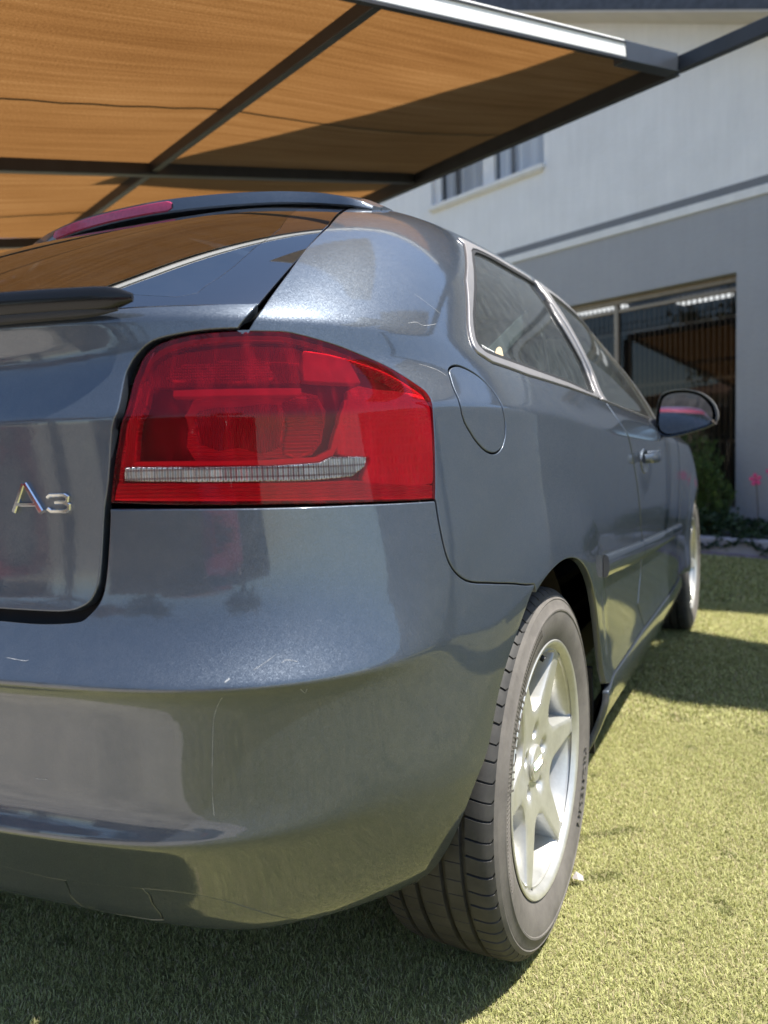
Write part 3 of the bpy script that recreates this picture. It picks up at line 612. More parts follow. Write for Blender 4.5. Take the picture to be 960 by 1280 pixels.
panel('door_frame',[(2.138,18.88)]+dsl[1:]+[(2.068,21.9),(2.112,20.6)],M['alu'],CAR,gap=.0005,edge=.002,flange=.008,ds=.05,off=.003,holes=[dgl],ld=.010)
DF=3.25
door=[(s+.011,v) for s,v in dg]
doorp=door+[(2.6,4.28),(3.0,4.3),(DF,4.35),(DF-.005,8),(DF,14),(DF,18.85),(2.7,18.86),(2.2,18.84)]
panel('door',doorp,M['paint'],CAR,gap=.001,edge=.002,ds=.035)
arcf=arch_sv(2.578,.318,AR,math.radians(178),math.radians(35),48)
wing=[(DF+.004,4.35),(DF+.05,4.2)]+arcf+[(4.25,9.2),(4.3,12.4),(4.5,14.2),(4.35,16.5),(3.95,17.8),(3.6,18.6),(3.36,19.0),(DF+.004,18.85)]
panel('front_wing',wing,M['paint'],CAR,gap=.001,edge=.002,ds=.03)
pil=[(3.275,19.1),(3.41,19.25),(3.43,20.4),(3.405,22),(3.39,24.0),(3.37,24.85),(3.23,24.15),(3.13,23.0),(3.22,21.6),(3.278,20.4)]
panel('windscreen_pillar',pil,M['paint'],CAR,gap=.0005,edge=.0015,ds=.05)
ws=[(3.415,19.9),(3.435,20.6),(3.41,22),(3.395,24.0),(3.39,24.9),(3.55,25.4),(4.2,25.4)]
full=lambda R:[tuple(p) for p in R]+[(2*SMAX-s,v) for s,v in R[::-1]]
panel('windscreen',full(ws),M['glass'],CAR,mirror=False,gap=.001,edge=.001,flange=.004,ds=.08)
hood=[(3.37,19.05),(3.6,18.68),(3.95,17.88),(4.36,16.58),(4.55,15.2),(4.9,15.0)]
panel('bonnet',full(hood)+[(2*SMAX-3.41,19.7),(SMAX,19.8),(3.41,19.7)],M['paint'],CAR,mirror=False,gap=.001,ds=.06)
hl=[(4.32,12.2),(4.52,14.3),(4.56,15.1),(4.92,14.9),(4.92,12.6),(4.6,12.2)]
panel('headlamp',hl,M['mirror'],CAR,gap=.001,ds=.05)
fb=[(4.27,9.2),(4.33,12.1),(4.6,12.1),(4.93,12.5),(4.94,14.9),(5.1,14.95)]
grl=[(5.06,5.5),(5.02,9),(5.0,14.3),(2*SMAX-5.0,14.3),(2*SMAX-5.02,9),(2*SMAX-5.06,5.5)]
panel('front_bumper',full(fb)+[(2*SMAX-4.3,.5),(SMAX,.3),(4.3,.5),(4.18,1.5),(4.2,4.5)],M['paint'],CAR,mirror=False,gap=.001,ds=.06,holes=[grl])
panel('grille',grl,M['black'],CAR,mirror=False,gap=-.002,ds=.06,off=-.015)
sill=[(1.750,4.0),(1.80,4.06),(2.0,4.10),(2.34,4.24),(2.8,4.22),(DF+.02,4.25),(DF+.055,3.0),(DF+.04,.6),(1.722,.6),(1.740,2.2)]
panel('side_sill',sill,M['paint'],CAR,gap=.001,edge=.003,ds=.04,off=.002)
# --- side moulding, in two pieces split at the door gap
def molding(s0,s1,nm):
    ss=np.linspace(s0,s1,max(4,int((s1-s0)/.05))); prof=[(-.0205,.0),(-.0200,.006),(-.0165,.0105),(-.006,.013),(.008,.0125),(.0170,.0105),(.0200,.0065),(.0205,.0)]
    V=[];F=[]
    tt=np.clip((ss-1.77)/(3.3-1.77),0,1); vt=pchip([1.77,2.28,3.37,3.6],[7.684,7.25,6.652,6.5],ss); vb=pchip([1.79,2.31,3.33,3.6],[6.925,6.60,6.30,6.2],ss); vc=(vt+vb)/2
    P=S(ss,vc);N=Nrm(ss,vc); up=S(ss,vt)-S(ss,vb); h=np.linalg.norm(up,axis=1); up/=h[:,None]
    for i in range(len(ss)):
        for a,b in prof: V.append(P[i]+up[i]*a*h[i]/.041+N[i]*(b+.001))
    m=len(prof)
    for i in range(len(ss)-1):
        for j in range(m-1): F.append((i*m+j,(i+1)*m+j,(i+1)*m+j+1,i*m+j+1))
    F+=[tuple(range(m))[::-1],tuple(range((len(ss)-1)*m,len(ss)*m))]
    for sg in (1,-1):
        mb=MB(); mb.add([(v[0]*sg,v[1],v[2]) for v in V],F); mb.build('side_moulding',M['paint'],CAR,smooth=True)
molding(1.786,2.311,'q'); molding(2.318,DF-.003,'d')
# --- door handle, mirror
def on(s,v,o=0.): s=np.array([s]);v=np.array([v]); return Vector((S(s,v)+Nrm(s,v)*o)[0])
def vrow(s,z):
    v=np.linspace(8,17,400); P=S(np.full(400,s),v); return float(np.interp(z,P[:,2],v))
for sg in (1,-1):
    h=empty('door_handle'); h.parent=CAR
    mb=MB(); pts=[]; y0,y1=.90,1.10
    for i in range(13):
        t=i/12; s=sy(y0+(y1-y0)*t); p=on(s,vrow(s,.842+.006*t),.012+.024*math.sin(math.pi*min(1,max(0,t)))**.5); pts.append((p.x*sg,p.y,p.z))
    mb.tube(pts,[.011+.003*math.sin(math.pi*i/12) for i in range(13)],10,flat=(.62,1.15)); mb.build('grip',M['paint'],h,smooth=True)
    mb=MB(); s=sy(.985); p=on(s,vrow(s,.835),.0005); n=Vector(Nrm(np.array([s]),np.array([vrow(s,.835)]))[0])
    mb.lathe([(-.002,0.),(.0015,.030),(.003,.033),(.002,.036),(-.002,.038)],24,'x'); mb.V=[(v[0]*sg+p.x*sg,v[1]*1.7+p.y,v[2]+p.z) for v in mb.V]; mb.build('recess',M['paint'],h,smooth=True)
    mb=MB(); s=sy(1.11); p=on(s,vrow(s,.85),.012); mb.lathe([(-.012,.0),(-.012,.012),(.016,.012),(.018,.009),(.018,0)],16,'x'); mb.V=[((v[0]+p.x)*sg,v[1]+p.y,v[2]*1.2+p.z) for v in mb.V]; mb.build('lock_cover',M['paint'],h,smooth=True)
    m=empty('door_mirror'); m.parent=CAR
    # housing : rounded shell, open towards the rear
    out=[(.845,.945),(.862,.918),(.90,.914),(.97,.930),(1.015,.948),(1.028,.972),(1.018,1.010),(.985,1.044),(.94,1.060),(.89,1.060),(.862,1.046),(.850,1.01)]
    O=smoothloop(out,n=5); cx,cz=.935,.985; V=[];F=[];k=len(O)
    for yy,sc in ((1.455,1.0),(1.450,1.03),(1.458,1.06),(1.49,1.07),(1.53,1.0),(1.565,.84),(1.59,.58),(1.60,.22)):
        for x,z in O: V.append(((cx+(x-cx)*sc)*sg,yy+(.02*(cx-x)),cz+(z-cz)*sc))
    for r in range(7):
        for i in range(k): F.append((r*k+i,r*k+(i+1)%k,(r+1)*k+(i+1)%k,(r+1)*k+i))
    F.append(tuple(range(7*k,8*k)))
    mb=MB(); mb.add(V,F); mb.build('housing',M['gloss_black'],m,smooth=True)
    # aluminium cap over the front and outer edge
    V=[];F=[]
    for yy,sc in ((1.466,1.082),(1.492,1.095),(1.532,1.03),(1.568,.87),(1.594,.6),(1.606,.2)):
        for x,z in O: V.append(((cx+(x-cx)*sc)*sg,yy+(.02*(cx-x)),cz+(z-cz)*sc))
    for r in range(5):
        for i in range(k): F.append((r*k+i,r*k+(i+1)%k,(r+1)*k+(i+1)%k,(r+1)*k+i))
    F.append(tuple(range(5*k,6*k)))
    mb=MB(); mb.add(V,F); mb.build('mirror_cap',M['alu'],m,smooth=True)
    V=[((cx+(x-cx)*.93)*sg,1.474+(.17*(x-cx)),cz+(z-cz)*.92) for x,z in O]; mb=MB(); mb.add(V,[tuple(range(k))]); mb.build('mirror_glass',M['mirror'],m)
    mb=MB(); mb.tube([(.80*sg,1.52,.955),(.845*sg,1.51,.95),(.89*sg,1.51,.945)],[.034,.026,.024],10,flat=(1,.75)); mb.build('mirror_arm',M['black'],m,smooth=True)
    mb=MB()
    for (x,z) in ((1.022,.955),(1.030,.948)): mb.tube([(x*sg,1.452,z),(x*sg,1.444,z)],.0045,8)
    mb.build('clear_cap',M['chrome'],m,smooth=True)
# --- rear wiper
mb=MB(); pts=[];rad=[]
for i in range(40):
    t=i/39; s=-.10+.662*t; v=19.80-.10*t; p=on(s,v,.024-.005*t); pts.append(p); rad.append(.0185-.004*t if i<37 else (.0140,.011,.005)[i-37])
W_=empty('rear_wiper'); W_.parent=CAR
mb.tube(pts,rad,14,flat=(.62,1.0)); mb.build('wiper_arm',M['wiper'],W_,smooth=True)
mb=MB(); mb.tube([on(-.18+.722*i/24,19.46+.06*i/24,.011) for i in range(25)],[.0085]*23+[.007,.002],8,flat=(.7,1)); mb.build('wiper_blade',M['rubber'],W_,smooth=True)
mb=MB(); p=on(-.10,19.8,.0); mb.tube([p,p+Vector((0,-.035,.02))],[.03,.026],16); mb.build('wiper_pivot',M['gloss_black'],W_,smooth=True)
# --- model badge : letters A and 3
def badge(strokes,name,s0,z0):
    pb=on(s0,vrow(s0,z0),0.0012); n=Vector(Nrm(np.array([s0]),np.array([vrow(s0,z0)]))[0]); pr=on(s0+.04,vrow(s0+.04,z0),.0012); u=(pr-pb).normalized(); w=n.cross(u); 
    if w.z<0: w=-w
    mb=MB()
    for pts,wd,closed in strokes:
        P=np.array(pts,float); m=len(P); L_=[];R_=[]
        for i in range(m):
            a=P[max(i-1,0)];b=P[min(i+1,m-1)]; d0=(P[i]-a);d1=(b-P[i]); 
            d0=d0/np.linalg.norm(d0) if np.linalg.norm(d0)>0 else d1/np.linalg.norm(d1); d1=d1/np.linalg.norm(d1) if np.linalg.norm(d1)>0 else d0
            nn=np.array([-(d0+d1)[1],(d0+d1)[0]]); nn/=np.linalg.norm(nn); c=max(.5,nn@np.array([-d0[1],d0[0]])); wi=wd[i] if isinstance(wd,(list,tuple)) else wd
            L_.append(P[i]+nn*wi/2/c); R_.append(P[i]-nn*wi/2/c)
        to=lambda q,h:pb+u*float(q[0])+w*float(q[1])+n*h
        V=[];F=[]
        for l,r in zip(L_,R_):
            c=(l+r)/2; V+=[to(l,0),to(l,.0030),to(c+(l-c)*.62,.0042),to(c+(r-c)*.62,.0042),to(r,.0030),to(r,0)]
        for i in range(m-1):
            for j in range(5): F.append((i*6+j,i*6+j+1,(i+1)*6+j+1,(i+1)*6+j))
        F+=[tuple(range(6))[::-1],tuple(range((m-1)*6,m*6))]; mb.add(V,F)
    return mb.build(name,M['chrome'],B_)
B_=empty('model_badge'); B_.parent=CAR
badge([([(.0026,0),(.0195,.0343)],[.0062,.0050],0),([(.0220,.0343),(.0440,0)],[.0066,.0078],0),([(.0085,.0092),(.0360,.0092)],.0050,0)],'letter_a',.3865,.8165)
badge([([(.0015,.0178),(.0055,.0205),(.0265,.0205),(.0310,.0180),(.0300,.0135),(.0268,.0115),(.0125,.0115)],.0046,0),([(.0250,.0118),(.0325,.0085),(.0320,.0040),(.0275,.0012),(.0060,.0012),(.0015,.0042)],.0046,0)],'digit_three',.4395,.8158)
# --- scratches and chips in the paint, plus two reflections drawn as pale lines
def scratch_glint(k,w,off=.0004,label=None):
    P=smoothloop(T[k],False,6); V=[];F=[]
    X=np.array([on(s,v,off) for s,v in P]); N=np.array([Nrm(np.array([s]),np.array([v]))[0] for s,v in P])
    for i in range(len(P)):
        d=X[min(i+1,len(P)-1)]-X[max(i-1,0)]; r=np.cross(N[i],d); r/=np.linalg.norm(r)+1e-9; ww=w*(.45+.75*RNG.random())*(.3 if i in(0,len(P)-1) else 1)
        V+=[X[i]-r*ww/2,X[i]+r*ww/2]
    for i in range(len(P)-1): F.append((2*i,2*i+1,2*i+3,2*i+2))
    mb=MB(); mb.add(V,F); return mb.build('scratch_glint',M['scratch_glint'],CAR)
for k,w in (('sc1',.0005),('glint2',.0007),('glint3',.0006),('sc4',.0018),('sc5',.0005),('sc6',.0006),('sc7',.0006),('sc8',.0004),('sc9',.0006),('sc10',.0009)): scratch_glint(k,w)
# --- window stickers
def sticker(name,loop,mat): panel(name,loop,mat,CAR,mirror=False,gap=0,edge=.0002,flange=.001,off=-.0032,ds=.02)
sticker('sticker',smoothloop(T['sticker'],n=3),M['beige_label'])
mb=MB()
for i in range(9):
    for j in range(2):
        if RNG.random()<.2: continue
        t=i/8; p=on(1.2855+(1.327-1.2855)*t,19.80+j*.10-.13*t,-.0030); n=Vector(Nrm(np.array([1.30]),np.array([19.8]))[0]); r=.0016
        u=Vector((0,1,0)); w=n.cross(u).normalized(); mb.add([p-u*r-w*r,p+u*r-w*r,p+u*r+w*r,p-u*r+w*r],[(0,1,2,3)])
mb.build('window_print',M['white_label'],CAR)
# --- dark inner shell, arch liners, floor, cabin
sg_=np.arange(0,SMAX,.06); vg_=np.arange(.3,19.4,.5); A,B=np.meshgrid(sg_,vg_,indexing='ij'); P=S(A,B)-Nrm(A,B)*.022; m=len(vg_); V=P.reshape(-1,3); F=[]
for i in range(len(sg_)-1):
    for j in range(m-1):
        c=(V[i*m+j]+V[(i+1)*m+j+1])/2
        if any(math.hypot(c[1]-y0,c[2]-.318)<.43 and c[0]>.5 for y0 in (0,2.578)): continue
        if .45<sg_[i]<1.12 and 12.0<vg_[j]<19: continue
        F.append((i*m+j,(i+1)*m+j,(i+1)*m+j+1,i*m+j+1))
n=len(V); V=np.concatenate([V,V*(-1,1,1)]); F+=[tuple(q+n for q in f[::-1]) for f in F]
mb=MB(); mb.add(V,F); mb.build('inner_shell',M['shell'],CAR)
for sg in (1,-1):
    for y0 in (0,2.578):
        prof=[(.50,.0),(.50,.392),(.62,.400),(.76,.398),(.805,.388)]
        mb=MB(); mb.lathe([(a,r) for a,r in prof],56,'x',(0,y0,.318)); mb.V=[(v[0]*sg,v[1],v[2]) for v in mb.V]
        mb.F=[f for f in mb.F if sum(mb.V[i][2] for i in f)/len(f)>(.47 if sum(mb.V[i][1] for i in f)/len(f)<y0 else .20)]
        mb.build('arch_liner',M['liner'],CAR,smooth=True)
        # mud flap lip at the front of the arch
    mb=MB(); mb.bar((.80*sg,.352,.40),(.80*sg,.375,.20),.11,.012,up=(0,1,0)); mb.build('arch_lip',M['black'],CAR)
mb=MB(); mb.box((-.62,-.40,.30),(.62,3.2,.36)); mb.box((-.66,.40,.2),(.66,2.2,.30)); mb.box((-.48,-.30,.24),(.48,.3,.55)); mb.build('underbody',M['shell'],CAR)
mb=MB(); mb.box((-.68,-.50,.50),(.68,2.05,.52)); mb.box((-.66,-.16,.5),(.66,-.10,.93)); mb.box((-.70,2.0,.5),(.70,2.3,.93)); mb.build('cabin_floor',M['cabin'],CAR)
def seat(x,y,w,hh=1.0,hr=True):
    r=empty('seat'); r.parent=CAR
    mb=MB(); mb.box((x-w/2,y-.05,.52),(x+w/2,y+.48,.66)); mb.build('cushion',M['seat'],r,smooth=True,bevel=.04)
    mb=MB(); q=[(x-w/2,y-.08,.64),(x+w/2,y-.08,.64),(x+w/2,y+.06,.64),(x-w/2,y+.06,.64),(x-w/2*.85,y-.24,1.0*hh),(x+w/2*.85,y-.24,1.0*hh),(x+w/2*.85,y-.14,1.0*hh),(x-w/2*.85,y-.14,1.0*hh)]
    mb.add(q,[(0,3,2,1),(4,5,6,7),(0,1,5,4),(1,2,6,5),(2,3,7,6),(3,0,4,7)]); mb.build('backrest',M['seat'],r,smooth=True,bevel=.04)
    if hr:
        for dx in ([0] if w<.7 else [-w*.27,w*.27]):
            mb=MB(); mb.box((x+dx-.12,y-.28,1.02*hh),(x+dx+.12,y-.19,1.20*hh)); mb.build('headrest',M['seat'],r,smooth=True,bevel=.035)
seat(.36,1.02,.52); seat(-.36,1.02,.52); seat(0,.22,1.15,.98)
for sg in (1,-1):
    mb=MB(); mb.bar((.70*sg,.62,1.02),(.55*sg,.30,.80),.045,.003,up=(1,0,0)); mb.bar((.655*sg,.72,1.20),(.70*sg,.62,1.02),.045,.003,up=(1,0,0)); mb.bar((.645*sg,.30,1.07),(.60*sg,.78,1.24),.045,.003,up=(1,0,0)); mb.build('seat_belt',M['belt'],CAR)
mb=MB(); ring=[(-.36*-1+.17*math.cos(t),1.62+.06*math.sin(t)*0-.0,.93+.17*math.sin(t)) for t in np.linspace(0,2*math.pi,25)]; mb.tube(ring,.014,8,cap=False); mb.build('steering_wheel',M['black'],CAR,smooth=True)
# ------------------------------------------------------------------ wheels
def poly_extrude(outer,holes,xf,thick,bev,mat,name,parent,grid=.008,dish=None,**k):
    """flat outline in (y,z) pushed inwards along -x, with a rounded front edge; dish(r) gives the face's x"""
    def off(L,d):
        P=np.array(L,float); n=len(P); T=np.roll(P,-1,0)-np.roll(P,1,0); T/=np.linalg.norm(T,axis=1)[:,None]+1e-12; return P+np.c_[-T[:,1],T[:,0]]*d
    loops=[]
    for i,L in enumerate([outer]+list(holes)):
        L=np.array(L,float); a=area2(L)
        if (i==0)!=(a>0): L=L[::-1]
        loops.append(L)
    fl=[off(L,bev) for L in loops]; al=np.concatenate(fl); edges=[];kk=0
    for l in fl:
        n=len(l); edges+=[(kk+i,kk+(i+1)%n) for i in range(n)]; kk+=n
    g=np.arange(-.25,.25,grid); A,B=[q.ravel() for q in np.meshgrid(g,g)]
    ok=pip(A,B,fl[0])
    for h in fl[1:]: ok&=~pip(A,B,h)
    A,B=A[ok],B[ok]; d=np.array([np.hypot(a-al[:,0],b-al[:,1]).min() for a,b in zip(A,B)]) if len(A) else np.zeros(0); A,B=A[d>grid*.35],B[d>grid*.35]
    pts=np.concatenate([al,np.c_[A,B]]); r=delaunay_2d_cdt([Vector(p) for p in pts],edges,[],0,1e-8)
    vo=np.array([tuple(v) for v in r[0]]); F=np.array([tuple(f) for f in r[2]]); c=vo[F].mean(1); ok=pip(c[:,0],c[:,1],fl[0])
    for h in fl[1:]: ok&=~pip(c[:,0],c[:,1],h)
    F=F[ok]; X=lambda P:np.array([dish(math.hypot(*p)) for p in P]) if dish else np.zeros(len(P))
    V=[np.c_[xf+X(vo),vo]]; faces=[tuple(f) for f in F]; om={}; n0=len(vo)
    for i,s_ in enumerate(r[3]):
        for q in s_: om[q]=i
    kk=0
    for L,f in zip(loops,fl):
        n=len(L); prev=[om[kk+i] for i in range(n)]; kk+=n
        for P,dx in ((f+(L-f)*.7,-bev*.3),(L,-bev),(off(L,-.003 if True else 0),-thick)):
            V.append(np.c_[xf+X(L)+dx,P]); cur=list(range(n0,n0+n)); n0+=n
            for i in range(n): faces.append((prev[i],prev[(i+1)%n],cur[(i+1)%n],cur[i]))
            prev=cur
    mb=MB(); mb.add(np.concatenate(V),faces); return mb.build(name,mat,parent,smooth=True,**k)
def alloy():
    t=NT('painted alloy'); v=t.coord(); f=t.noise(v,30,5,.7)
    t.set(Base_Color=t.ramp(f,[(.3,(.46,.455,.42)),(.62,(.56,.555,.52)),(.8,(.42,.40,.35))]),Metallic=.55,Roughness=.34,Coat_Weight=.35,Coat_Roughness=.12); return t.m
def rubber_mat():
    t=NT('tyre rubber'); v=t.coord(); f=t.noise(v,22,6,.7); g=t.noise(v,300,3)
    t.set(Base_Color=t.ramp(f,[(.3,(.095,.086,.077)),(.7,(.155,.141,.125))]),Roughness=.78,Normal=t.bump(g,.25,.001)); return t.m
def tread_mat():
    t=NT('tyre tread'); v=t.coord(); f=t.noise(v,22,6,.7); t.set(Base_Color=t.ramp(f,[(.3,(.026,.025,.024)),(.7,(.055,.052,.048))]),Roughness=.7); return t.m
M['alloy']=alloy(); M['tyre']=rubber_mat(); M['tread']=tread_mat()
M['rust']=simple('rusty iron',(.16,.085,.055),.8,.3,var=.5,scale=30,bump=.3,bscale=80); M['disc']=simple('brake disc iron',(.25,.23,.21),.4,.8,var=.2)
M['hole']=simple('dark bolt pocket',(.10,.09,.08),.6,.4); M['letter']=simple('raised rubber lettering',(.10,.092,.082),.7)
def build_wheel():
    W=empty('wheel')
    # tyre : sidewalls and tread, grooves cut as geometry
    side=[(.0800,.2065),(.0870,.2105),(.0935,.2165),(.0950,.2185),(.0985,.226),(.1035,.240),(.1066,.252),(.1080,.264),(.1078,.272),(.1092,.2735),(.1090,.2765),(.1070,.2785),(.1040,.2885),(.1022,.2925),(.1030,.2945),(.1012,.2972),(.0985,.3008)]
    tread=[(.0955,.3050),(.0915,.3092),(.0865,.3124),(.0800,.3143),(.0700,.3153),(.0600,.3158),(.0588,.3085),(.0522,.3085),(.0510,.3161),(.0400,.3164),(.0275,.3166),(.0262,.3080),(.0188,.3080),(.0175,.3167),(.0090,.3168),(0,.3168)]
    prof=side+tread; prof=prof+[(-a,r) for a,r in prof[-2::-1]]
    NP=70; sub=8; th=[];gv=[];fine=[]
    a0=0.
    pit=[1.0+.14*math.sin(i*2.4) for i in range(NP)]; tot=sum(pit)
    for i in range(NP):
        w=pit[i]/tot*2*math.pi
        for f,g,q in ((0,0,0),(.30,0,0),(.33,0,1),(.36,0,0),(.80,0,0),(.835,1,0),(.90,1,0),(.935,0,0)): th.append(a0+w*f); gv.append(g); fine.append(q)
        a0+=w
    m=len(prof); V=np.zeros((len(th),m,3))
    for i,(t,g,q) in enumerate(zip(th,gv,fine)):
        for j,(a,r) in enumerate(prof):
            rr=r; tt=t
            aa=abs(a)
            if .0600<=aa<=.0960 and r>.304: rr-=g*.0050; tt+=(aa-.06)*-.9*(1 if a>0 else -1)*.6
            elif aa<.052 and r>.314: rr-=q*.0016
            V[i,j]=(a,rr*math.sin(tt),rr*math.cos(tt))
    n=len(th); side_n=len(side)
    def faces(js): return [(i*m+j,i*m+j+1,((i+1)%n)*m+j+1,((i+1)%n)*m+j) for i in range(n) for j in js]
    js_s=list(range(0,side_n-1))+list(range(m-side_n,m-1)); js_t=list(range(side_n-1,m-side_n))
    ty=W
    for nm,js,mt in (('tyre_sidewall',js_s,M['tyre']),('tyre_tread',js_t,M['tread'])):
        me=mesh_np(nm,V.reshape(-1,3),np.array(faces(js)),mt,True); me.set_sharp_from_angle(angle=math.radians(32))
        bm=bmesh.new(); bm.from_mesh(me); bmesh.ops.delete(bm,geom=[v for v in bm.verts if not v.link_faces],context='VERTS'); bmesh.ops.recalc_face_normals(bm,faces=bm.faces); bm.to_mesh(me); bm.free()
        link(nm,me,ty)
    # sidewall: fine ribbed band and raised lettering
    mb=MB()
    for i in range(260):
        t=2*math.pi*i/260
        if not (math.radians(105)<(t%(2*math.pi))<math.radians(202)): continue
        p=lambda r,dt:((.1068+.0010 if r<.262 else .1083),r*math.cos(t+dt),r*math.sin(t+dt))
        mb.bar(p(.2560,0),p(.2700,.010),.0011,.0009,up=(1,0,0))
    mb.build('rib_band',M['tyre'],ty)
    def text(s,r,size,a_mid,xo,flip=False):
        cu=bpy.data.curves.new('t','FONT'); cu.body=s; cu.size=size; cu.extrude=.0007; cu.align_x='CENTER'; cu.space_character=1.18
        ob=bpy.data.objects.new('t',cu); COL.objects.link(ob); dg_=bpy.context.evaluated_depsgraph_get(); me=bpy.data.meshes.new_from_object(ob.evaluated_get(dg_)); bpy.data.objects.remove(ob); bpy.data.curves.remove(cu)
        for v in me.vertices:
            x,y,z=v.co; rr=r+y; an=a_mid-x/r; v.co=(xo+z-(.0006 if y>size*.4 else 0),rr*math.cos(an),rr*math.sin(an))
        me.materials.append(M['letter']); return me
    link('lettering',text('MICHELIN',.2430,.0300,math.radians(150),.1082),ty)
    link('lettering',text('MICHELIN',.2430,.0300,math.radians(-30),.1082),ty)
    # rim
    R_=W
    mb=MB(); mb.lathe([(.078,.2035),(.0855,.2065),(.0905,.2120),(.0955,.2190),(.0985,.2212),(.1000,.2196),(.0995,.2150),(.0962,.2105),(.0900,.2075),(.0840,.2040),(.0780,.1985),(.05,.192),(.02,.188),(-.05,.186),(-.085,.195),(-.095,.216),(-.09,.218),(-.075,.2)],96,'x'); mb.build('barrel',M['alloy'],R_,smooth=True)
    holes=[]
    rot=math.radians(-6)
    P=lambda r,a:(r*math.cos(a),r*math.sin(a))
    def rounded(pts,rads,n=7):
        out=[];m=len(pts)
        for i in range(m):
            p=np.array(pts[i]);a=np.array(pts[i-1])-p;b=np.array(pts[(i+1)%m])-p;la,lb=np.linalg.norm(a),np.linalg.norm(b);d=min(rads[i],la*.45,lb*.45); q0=p+a/la*d;q1=p+b/lb*d
            for k in range(n+1): t=k/n; out.append((1-t)**2*q0+2*t*(1-t)*p+t*t*q1)
        return out
    D_=math.radians
    for k in range(6):
        c=D_(31+60*k)
        arcp=[P(.2030,c+D_(x)) for x in (-25,-17,-8.5,0,8.5,17,25)]
        holes.append(rounded([P(.108,c-D_(12.5)),*arcp,P(.108,c+D_(12.5)),P(.097,c)],[.016,.009,.02,.02,.02,.02,.02,.009,.016,.03],5))
    bolts=[]
    for k in range(5):
        c=D_(90+72*k)+rot; cx,cy=P(.056,c); 
        bolts.append([(cx+.0125*math.cos(t)*1.0,cy+.0125*math.sin(t)) for t in np.linspace(0,2*math.pi,19)[:-1]])
    outer=[P(.2085,t) for t in np.linspace(0,2*math.pi,121)[:-1]]
    dish=lambda r:-.004-.020*max(0,1-((r-.03)/.17))**1.0*(1 if r>.03 else 1)+(.0 if r>.19 else 0)
    poly_extrude(outer,holes+bolts,.0935,.040,.0075,M['alloy'],'spoke_star',R_,grid=.009,dish=dish)
    for b in bolts:
        mb=MB(); c=np.mean(b,0); mb.lathe([(.046,0),(.046,.0135)],16,'x',(0,c[0],c[1])); mb.lathe([(.046,.0085),(.056,.0085),(.058,.0070),(.058,0)],6,'x',(0,c[0],c[1])); mb.build('wheel_bolt',M['hole'],R_)
    mb=MB(); mb.lathe([(.060,.0325),(.0735,.0325),(.0765,.0300),(.0770,.027),(.0775,.0)],40,'x'); cap=mb.build('centre_cap',M['alloy'],R_,smooth=True)
    mb=MB()
    for k in range(4):
        y0=-.0165+.011*k
        ring=[(.0782,-(y0)+.0072*math.cos(t),.0072*math.sin(t)) for t in np.linspace(0,2*math.pi,25)]; mb.tube(ring,.0012,8,cap=False,up=(1,0,0))
    mb.build('cap_emblem',M['chrome'],R_,smooth=True)
    mb=MB(); p=P(.196,D_(86)); mb.tube([(.072,p[0],p[1]),(.088,p[0]*.97,p[1]*.95)],.0055,10); mb.build('valve',M['black'],R_,smooth=True)
    # brake
    mb=MB(); mb.lathe([(.02,.05),(.02,.118),(.03,.118),(.03,.05)],48,'x',closed=True); mb.build('brake_disc',M['disc'],W,smooth=True)
    mb=MB(); mb.lathe([(.0,.0),(.055,.0),(.055,.062),(.0,.066)],32,'x'); mb.build('hub',M['rust'],W,smooth=True)
    mb=MB(); a0=D_(168)
    for a in (D_(150),D_(160),D_(170),D_(180),D_(190)):
        c=P(.132,a); mb.bar((-.005,*P(.128,a)),(.055,*P(.128,a)),.062,.026,up=(0,math.cos(a),math.sin(a)))
    mb.build('brake_caliper',M['rust'],W,bevel=.003)
    return W
def copytree(o,parent=None,override=None):
    c=o.copy(); COL.objects.link(c); c.parent=parent
    if override and c.type=='MESH':
        for sl in c.material_slots:
            if sl.material in override: mt=override[sl.material]; sl.link='OBJECT'; sl.material=mt
    for ch in o.children: copytree(ch,c,override)
    return c
WH=build_wheel(); WH.parent=CAR; WH.location=(.7565,0,.316)
for x,y,rz,rx in ((.7565,2.578,0,.9),(-.7565,0,math.pi,.4),(-.7565,2.578,math.pi,2.)):
    w=copytree(WH,CAR); w.location=(x,y,.316); w.rotation_euler=(rx,0,rz)
# ------------------------------------------------------------------ ground
def ground_mat():
    t=NT('dry ground'); v=t.coord(); f=t.noise(v,.8,6); t.set(Base_Color=t.ramp(f,[(.3,(.17,.15,.11)),(.7,(.25,.22,.17))]),Roughness=.9); return t.m
mb=MB(); mb.add([(-220,-220,-.012),(220,-220,-.012),(220,220,-.012),(-220,220,-.012)],[(0,1,2,3)]); mb.build('ground',ground_mat(),kind='structure')
def backing():
    t=NT('turf backing'); v=t.coord(); f=t.noise(v,160,4,.7); g=t.noise(v,2.2,4); m=t.math('ADD',t.math('MULTIPLY',f,.7),t.math('MULTIPLY',g,.3))
    t.set(Base_Color=t.ramp(m,[(.3,(.13,.125,.055)),(.5,(.30,.28,.13)),(.72,(.46,.42,.22))]),Roughness=.95,Normal=t.bump(f,.8,.012)); return t.m
WD=Vector((.92369,-.38314,0)); WN=Vector((.38314,.92369,0)); WALL0=Vector((0,6.2054,0))*1.0
WALL0=WN*(6.2054*WN.y)            # foot of the house wall nearest the origin line
def wl(a,b,z=0.): p=Vector((0,6.2054,0))+WD*a+WN*b; return Vector((p.x,p.y,z))
turf=[(.05,-1.02),(.5,-1.32),(1.0,-2.3),(9,-3.2),(9,3.0)]+[tuple(wl(a,-.6).xy) for a in (3.5,-6.5)]+[(-6,-.95)]
mb=MB(); mb.add([(x,y,0) for x,y in turf],[tuple(range(len(turf)))]); mb.build('turf_base',backing(),kind='structure')
